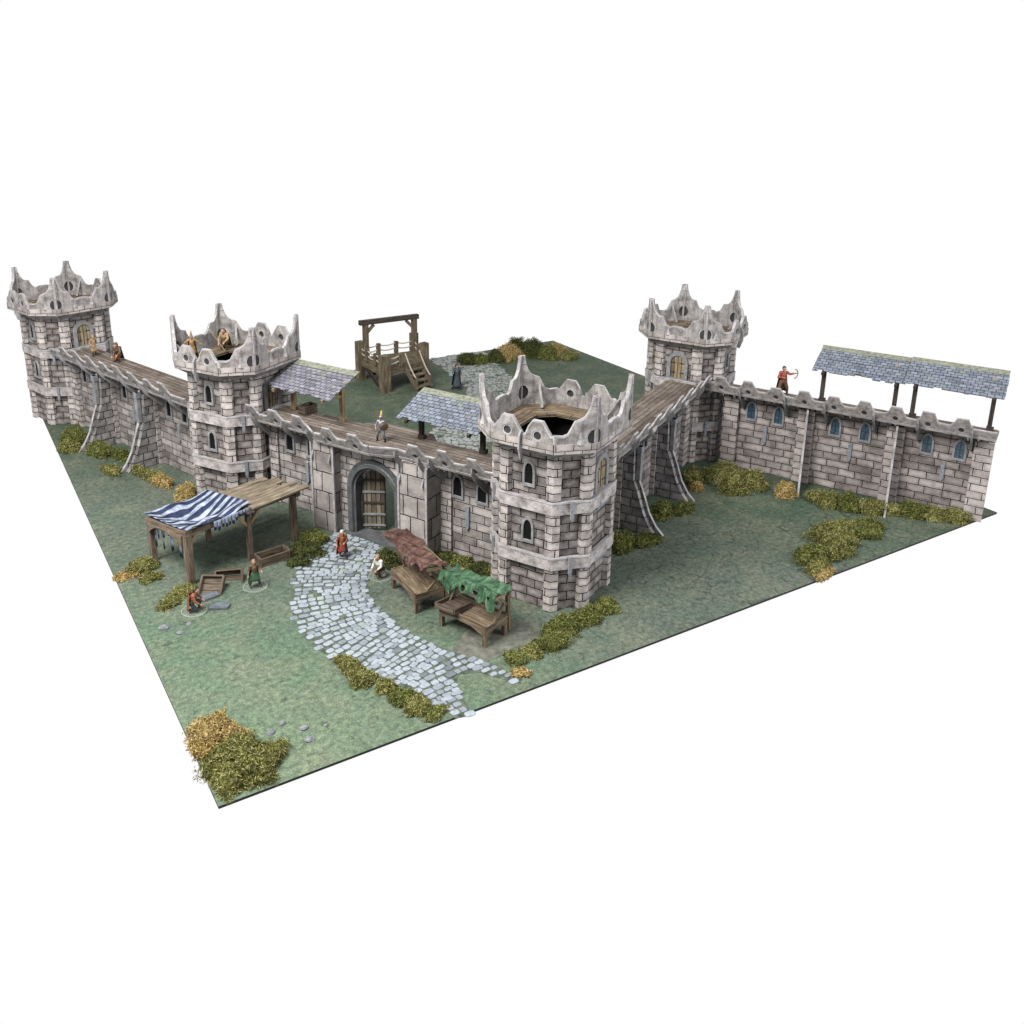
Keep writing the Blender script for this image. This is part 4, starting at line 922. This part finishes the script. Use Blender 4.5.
def person(label,loc,rz,S=.37,pose='stand',shirt='p_red',trousers='p_brown',boots='p_leather',hair='p_hairdark',sleeves=True,skirt=None,hood=None,helmet=None,cape=None,beard=None,apron=None,arms=None,base=None):
    t=thing('person',label,'person',loc,rz,'miniature people')
    J=dict(pel=(0,0,.50),chest=(0,.0,.72),neck=(0,0,.84),head=(0,-.012,.925),shL=(.115,0,.80),shR=(-.115,0,.80),hipL=(.055,0,.48),hipR=(-.055,0,.48),knL=(.07,-.03,.27),knR=(-.07,-.01,.27),anL=(.075,.0,.04),anR=(-.075,.02,.04),elL=(.17,.02,.64),elR=(-.17,.02,.64),haL=(.17,-.10,.54),haR=(-.17,-.08,.52))
    if pose=='walk': J.update(knL=(.06,-.10,.28),anL=(.06,-.12,.04),knR=(-.06,.02,.27),anR=(-.06,.14,.06))
    if pose=='wide': J.update(hipL=(.07,0,.46),hipR=(-.07,0,.46),knL=(.14,-.06,.26),knR=(-.14,-.04,.26),anL=(.17,-.02,.04),anR=(-.17,.03,.04))
    if pose=='crouch': J.update(pel=(0,.06,.26),chest=(0,-.03,.46),neck=(0,-.07,.57),head=(0,-.11,.645),shL=(.115,-.05,.53),shR=(-.115,-.05,.53),hipL=(.06,.05,.25),hipR=(-.06,.05,.25),knL=(.10,-.16,.27),knR=(-.10,-.08,.06),anL=(.10,-.12,.04),anR=(-.09,.13,.05),elL=(.17,-.12,.40),elR=(-.17,-.10,.38),haL=(.12,-.24,.32),haR=(-.12,-.24,.26))
    if arms: J.update(arms)
    V={k:Vector(v)*S for k,v in J.items()}; vx=.0068*S
    def C(mb,a,b,r0,r1): capsule(mb,V[a] if isinstance(a,str) else a,V[b] if isinstance(b,str) else b,r0*S,r1*S)
    b=MB()
    C(b,'pel','chest',.085,.10); C(b,'chest','neck',.085,.045); C(b,'shL','shR',.055,.055); C(b,'neck','head',.035,.04)
    sphere(b,V['head'],.066*S,14,10,(.92,1.05,1.22)); fw=Vector((0,-1,0))
    hd=V['head']; capsule(b,hd+Vector((0,-.066,.012))*S,hd+Vector((0,-.082,-.014))*S,.010*S,.013*S)
    for s in (-1,1):
        sphere(b,hd+Vector((s*.064,.0,0))*S,.018*S,7,5,(.5,.8,1.2)); capsule(b,hd+Vector((s*.012,-.068,.026))*S,hd+Vector((s*.036,-.060,.026))*S,.009*S,.008*S)
    capsule(b,hd+Vector((-.016,-.066,-.040))*S,hd+Vector((.016,-.066,-.040))*S,.0085*S,.0085*S); sphere(b,hd+Vector((0,-.055,-.066))*S,.02*S)
    for s in 'LR':
        C(b,'sh'+s,'el'+s,.042,.033); C(b,'el'+s,'ha'+s,.033,.022); C(b,'hip'+s,'kn'+s,.066,.045); C(b,'kn'+s,'an'+s,.043,.027)
        ft=V['an'+s]; capsule(b,ft+Vector((0,.015,-.012))*S,ft+Vector((0,-.085,-.02))*S,.028*S,.022*S)
        h=V['ha'+s]; d=(h-V['el'+s]).normalized(); sd=Vector((1 if s=='L' else -1,0,0)); sd=(sd-d*sd.dot(d)).normalized(); nn=d.cross(sd)
        pe=h+d*.045*S; capsule(b,h,pe,.022*S,.024*S); sphere(b,pe,.026*S,8,6,(1,1,1))
        for k,(o,l) in enumerate(((-.020,.040),(-.007,.048),(.007,.045),(.020,.034))):
            a=pe+sd*o*S+d*.012*S; m=a+d*l*.6*S; e=m+(d*.55-nn*(.55 if s=='L' else -.55)).normalized()*l*.55*S; capsule(b,a,m,.0085*S,.008*S); capsule(b,m,e,.008*S,.007*S)
        a=h-sd*.018*S+d*.012*S; capsule(b,a,a+(d*.7-sd*.6).normalized()*.038*S,.0095*S,.008*S)
    body=remesh(b,'body',vx,M['p_skin'],1); body.parent=t
    for s in (-1,1):
        e=MB(); sphere(e,hd+Vector((s*.024,-.0635,.010))*S,.008*S,6,4); e.ms=[M['p_eye']]; e.build('eye',t)
    g=MB(); C(g,'pel','chest',.098,.113); C(g,'chest','neck',.098,.052); C(g,'shL','shR',.066,.066)
    if sleeves:
        for s in 'LR': C(g,'sh'+s,'el'+s,.054,.044); C(g,'el'+s,V['el'+s].lerp(V['ha'+s],.8),.044,.032)
    o=remesh(g,'tunic',.009*S,M[shirt]); o.parent=t
    g=MB()
    for s in 'LR': C(g,'hip'+s,'kn'+s,.078,.055); C(g,'kn'+s,V['kn'+s].lerp(V['an'+s],.75),.053,.04)
    C(g,'hipL','hipR',.085,.085); o=remesh(g,'trousers',.009*S,M[trousers]); o.parent=t
    for s in 'LR':
        g=MB(); a=V['an'+s]; capsule(g,V['kn'+s].lerp(a,.55),a,.05*S,.038*S); capsule(g,a+Vector((0,.015,-.01))*S,a+Vector((0,-.09,-.018))*S,.036*S,.028*S)
        o=remesh(g,'boot',.009*S,M[boots]); o.parent=t
    if hair:
        g=MB(); sphere(g,hd+Vector((0,.012,.02))*S,.072*S,12,9,(.98,1.05,1.12)); sphere(g,hd+Vector((0,.035,-.03))*S,.055*S)
        # keep the face clear
        o=remesh(g,'hair',.009*S,M[hair]); o.parent=t; o.location=Vector((0,.018,.014))*S
    if beard:
        g=MB(); capsule(g,hd+Vector((0,-.055,-.055))*S,hd+Vector((0,-.07,-.13))*S,.04*S,.018*S); o=remesh(g,'beard',.009*S,M[beard]); o.parent=t
    def cone(name,p,q,r0,r1,mat,sy=.8,wav=.08):
        m=MB(); n=18; vs=[];k=6
        for j in range(k+1):
            u=j/k; c=p.lerp(q,u)
            for i in range(n):
                a=2*math.pi*i/n; r=(r0+(r1-r0)*u)*S*(1+wav*u*math.sin(5*a+1)); vs.append(c+Vector((r*math.cos(a),r*sy*math.sin(a),0)))
        m.mesh(vs,[(j*n+i,(j+1)*n+i,(j+1)*n+(i+1)%n,j*n+(i+1)%n) for j in range(k) for i in range(n)]+[tuple(range(n))],M[mat],None,True); o=solid(m.build(name,t),.012*S); return o
    if skirt: cone('skirt',V['pel']+Vector((0,0,.06))*S,V['pel']+Vector((0,0,-.26 if pose!='robe' else -.47))*S,.10,.17,skirt)
    if hood:
        g=MB(); sphere(g,hd+Vector((0,.022,.03))*S,.088*S,12,9,(.95,1.05,1.25)); capsule(g,hd+Vector((0,.05,.08))*S,hd+Vector((0,.09,.05))*S,.04*S,.015*S); capsule(g,V['shL']+Vector((0,.02,.02))*S,V['shR']+Vector((0,.02,.02))*S,.07*S,.07*S); o=remesh(g,'hood',.010*S,M[hood]); o.parent=t; o.location=Vector((0,.02,0))*S
    if helmet:
        g=MB(); sphere(g,hd+Vector((0,.0,.03))*S,.085*S,12,9,(.95,1.05,1.15)); o=remesh(g,'helmet',.010*S,M[helmet]); o.parent=t; o.location=Vector((0,.012,.02))*S
    if cape:
        m=MB()
        def fc(u,v): a=(u-.5)*2.6; w=(.13+.10*v)*S; return Vector((math.sin(a)*w,math.cos(a)*w*.75+.03*S,V['neck'].z-.02*S-v*(V['neck'].z-.10*S)+.006*math.sin(u*20)*v))
        add_cloth(m,fc,18,10,M[cape],(.3,.4)); solid(m.build('cape',t),.012*S)
    if apron:
        m=MB()
        def fa(u,v): a=(u-.5)*2.2; p=V['chest'].lerp(V['pel'],v*1.6)+Vector((math.sin(a)*.125,-math.cos(a)*.125,0))*S; return p
        add_cloth(m,fa,12,8,M[apron],(.2,.3)); solid(m.build('apron',t),.01*S)
    if base=='clear':
        m=MB(); m.cyl((0,0,-.0),(0,0,.018),.15,.146,M['acrylic'],40); cb=m.build('clear_base',t,(0,0,.003-loc[2]))
        m=MB(); n=40; ri,ro=.144,.153
        for i in range(n):
            a,b=2*math.pi*i/n,2*math.pi*(i+1)/n; m.face([(ri*math.cos(a),ri*math.sin(a),.0205),(ro*math.cos(a),ro*math.sin(a),.0205),(ro*math.cos(b),ro*math.sin(b),.0205),(ri*math.cos(b),ri*math.sin(b),.0205)],M['rim'])
        m.build('rim',cb)
    elif base:
        m=MB(); m.cyl((0,0,0),(0,0,.028),.13,.12,M[base],28); m.build('base',t,(0,0,.002-loc[2]))
    return t,V
def held(name,label,cat,t,fn):
    m=MB(); fn(m); o=m.build(name); o.location=t.location; o.rotation_euler=t.rotation_euler; tag(o,label,cat); return o
CAM=(-1.5365,-7.0139)
def face_cam(x,y,off=0.): return math.atan2(CAM[1]-y,CAM[0]-x)+math.pi/2+off
GZ=.012
p,V=person('person in a red tunic and dark trousers walking down the cobbled path',(2.73,3.72,.026),face_cam(2.73,3.72,.25),.385,'walk','p_rust','p_navy',hair='p_hairwhite',skirt='p_red',cape='p_red',arms=dict(elL=(.17,-.05,.63),haL=(.05,-.17,.62),elR=(-.19,.03,.63),haR=(-.22,-.08,.54)))
p,V=person('person in white crouching on a clear base beside the cobbled path',(2.95,3.0,.026),face_cam(2.95,3.0,-.8),.42,'crouch','p_white','p_brown',hair='p_tan',skirt='p_white',apron='p_white',base='clear')
p,V=person('fair haired person in a green skirt standing on a clear base',(1.47,3.56,.026),face_cam(1.47,3.56,.2),.36,'wide','p_brown','p_green',hair='p_tan',skirt='p_green',beard=None,cape='p_green',arms=dict(elL=(.20,-.03,.66),haL=(.22,-.14,.62),elR=(-.20,-.02,.62),haR=(-.24,-.12,.52)),base='clear')
p,V=person('stooping person with a rust red back on a clear base before the shelter',(.66,3.37,.026),face_cam(.66,3.37,1.2),.40,'crouch','p_rust','p_navy',hair='p_hairdark',cape='p_rust',base='clear')
def sw(V): return lambda m:(m.beam(V['haR']+Vector((0,-.02,.01)),V['haR']+Vector((-.03,-.17,.10)),.012,.005,M['p_steel'],taper=.5),m.beam(V['haR']+Vector((-.02,-.045,.028)),V['haR']+Vector((.02,-.04,.02)),.008,.008,M['p_gold']))
held('sword','short sword held by the stooping person before the shelter','sword',p,sw(V))
p,V=person('hooded person in a dark blue robe standing in the courtyard',(7.82,9.62,.028),face_cam(7.82,9.62,.3),.50,'robe','p_slate','p_navy',hair=None,hood='p_navy',skirt='p_slate',cape='p_navy',arms=dict(elR=(-.2,-.03,.68),haR=(-.22,-.14,.70)),base='p_black')
p,V=person('knight in pale armour with a yellow plume above the gate',(3.52,4.12,1.422),face_cam(3.52,4.12,-.4),.36,'wide','p_steel','p_steel','p_black',hair=None,helmet='p_steel',arms=dict(elL=(.2,-.03,.65),haL=(.16,-.18,.68),elR=(-.2,-.05,.64),haR=(-.14,-.18,.60)))
m=MB(); 
for k in range(7): a=V['head']+Vector((.0,.02,.07))*.36; m.cyl(a,a+Vector((.012*math.sin(k*2.1),.03+.012*math.cos(k*2.1),.055+.004*k)),.011,.004,M['p_yellow'],6)
m.build('plume',p)
held('shield','dark round shield on the arm of the knight above the gate','shield',p,lambda m:m.cyl(V['haL']+Vector((.02,-.01,0)),V['haL']+Vector((.035,-.03,0)),.06,.045,M['p_leather'],18))
p,V=person('archer in a red tunic behind the right wall parapet',(10.12,2.82,1.422),face_cam(10.12,2.82,.4),.47,'wide','p_red','p_brown',hair='p_hairdark',cape='p_brown',beard='p_tan',arms=dict(elL=(.2,-.06,.76),haL=(.33,-.12,.80),elR=(-.19,-.02,.64),haR=(-.08,-.15,.66)))
def bow(m):
    c=V['haL']+Vector((.01,-.02,0)); P=[c+Vector((.045*math.cos(a)-.01,0,.075*math.sin(a))) for a in [R(-100+200*k/12) for k in range(13)]]
    for a,b in zip(P,P[1:]): m.cyl(a,b,.009,.009,M['p_tan'],6)
    m.cyl(P[0],P[-1],.003,.003,M['p_white'],5)
held('bow','curved bow held out by the archer on the right wall','bow',p,bow)
p,V=person('slim tan figure with a raised arm by the far left tower door',(.87,10.62,1.422),face_cam(.87,10.62,.6),.38,'stand','p_tan','p_tan',hair='p_tan',skirt='p_tan',arms=dict(elL=(.16,-.02,.9),haL=(.10,-.06,1.02),elR=(-.18,.02,.64),haR=(-.17,-.1,.55)))
p,V=person('bulky brown furred figure hunched on the left walkway',(1.17,10.05,1.422),face_cam(1.17,10.05,-.5),.46,'crouch','p_brown','p_rust',hair='p_rust',hood='p_brown',cape='p_brown')
p,V=person('golden brown figure at the left rim of the crown behind the striped shelter',(1.74,6.98,2.152),face_cam(1.74,6.98),.36,'stand','p_gold','p_tan',hair='p_gold',skirt='p_gold',cape='p_brown',arms=dict(elL=(.22,-.02,.75),haL=(.32,-.04,.66),elR=(-.22,-.02,.75),haR=(-.32,-.04,.66)))
m=MB(); m.cyl(V['head']+Vector((0,0,.02)),V['head']+Vector((0,.01,.11)),.024,.002,M['p_gold'],10); m.build('pointed_hat',p)
p,V=person('tan crouching spearman inside the crown behind the shelter',(2.33,7.30,2.152),face_cam(2.33,7.30,-.5),.46,'crouch','p_tan','p_brown',hair='p_brown',cape='p_tan')
held('spear','thin spear leaning across the crown behind the shelter','spear',p,lambda m:(m.cyl(V['haR']+Vector((.10,0,-.12)),V['haR']+Vector((-.16,.02,.22)),.007,.006,M['beam_pale'],6),m.cyl(V['haR']+Vector((-.16,.02,.22)),V['haR']+Vector((-.19,.022,.265)),.014,.001,M['p_steel'],6)))

# ------------------------------------------------------------------ camera, light, world
F,CX,CY,X,Y,Z,yaw,pit,rol=928.399,507.0017,376.8337,-1.53651,-7.01391,6.05047,1.0021225,.2938590,.0173122
cam=bpy.data.cameras.new('camera'); co=bpy.data.objects.new('camera',cam); col.objects.link(co); scn.camera=co
fw=Vector((math.cos(yaw)*math.cos(pit),math.sin(yaw)*math.cos(pit),-math.sin(pit))); rt=Vector((math.sin(yaw),-math.cos(yaw),0)); up=rt.cross(fw)
r2=rt*math.cos(rol)+up*math.sin(rol); u2=-rt*math.sin(rol)+up*math.cos(rol)
co.matrix_world=Matrix(((r2.x,u2.x,-fw.x,X),(r2.y,u2.y,-fw.y,Y),(r2.z,u2.z,-fw.z,Z),(0,0,0,1)))
cam.sensor_width=36.; cam.lens=F/1024*36; cam.shift_x=(512-CX)/1024; cam.shift_y=(CY-512)/1024; cam.clip_end=300; cam.clip_start=.05
w=bpy.data.worlds.new('World'); scn.world=w; w.use_nodes=True; bg=w.node_tree.nodes['Background']; bg.inputs[0].default_value=(1,1,1,1); bg.inputs[1].default_value=1.0
def area(name,loc,target,size,power,colr=(1,1,1)):
    l=bpy.data.lights.new(name,'AREA'); l.energy=power; l.size=size; l.color=colr; o=bpy.data.objects.new(name,l); col.objects.link(o); o.location=loc
    o.rotation_euler=(Vector(target)-Vector(loc)).to_track_quat('-Z','Y').to_euler(); return o
area('key_softbox',(-5.,1.,13.),(4,5,0),7.,8600,(1,.975,.94))
area('added_fill_light',(13.,-9.,9.),(7,3,.5),6.,3000,(.97,.98,1))  # added lamp without a seen source, lifts the dark right-facing walls
vs=scn.view_settings; vs.view_transform='Standard'; vs.look='None'; vs.exposure=0; vs.gamma=1
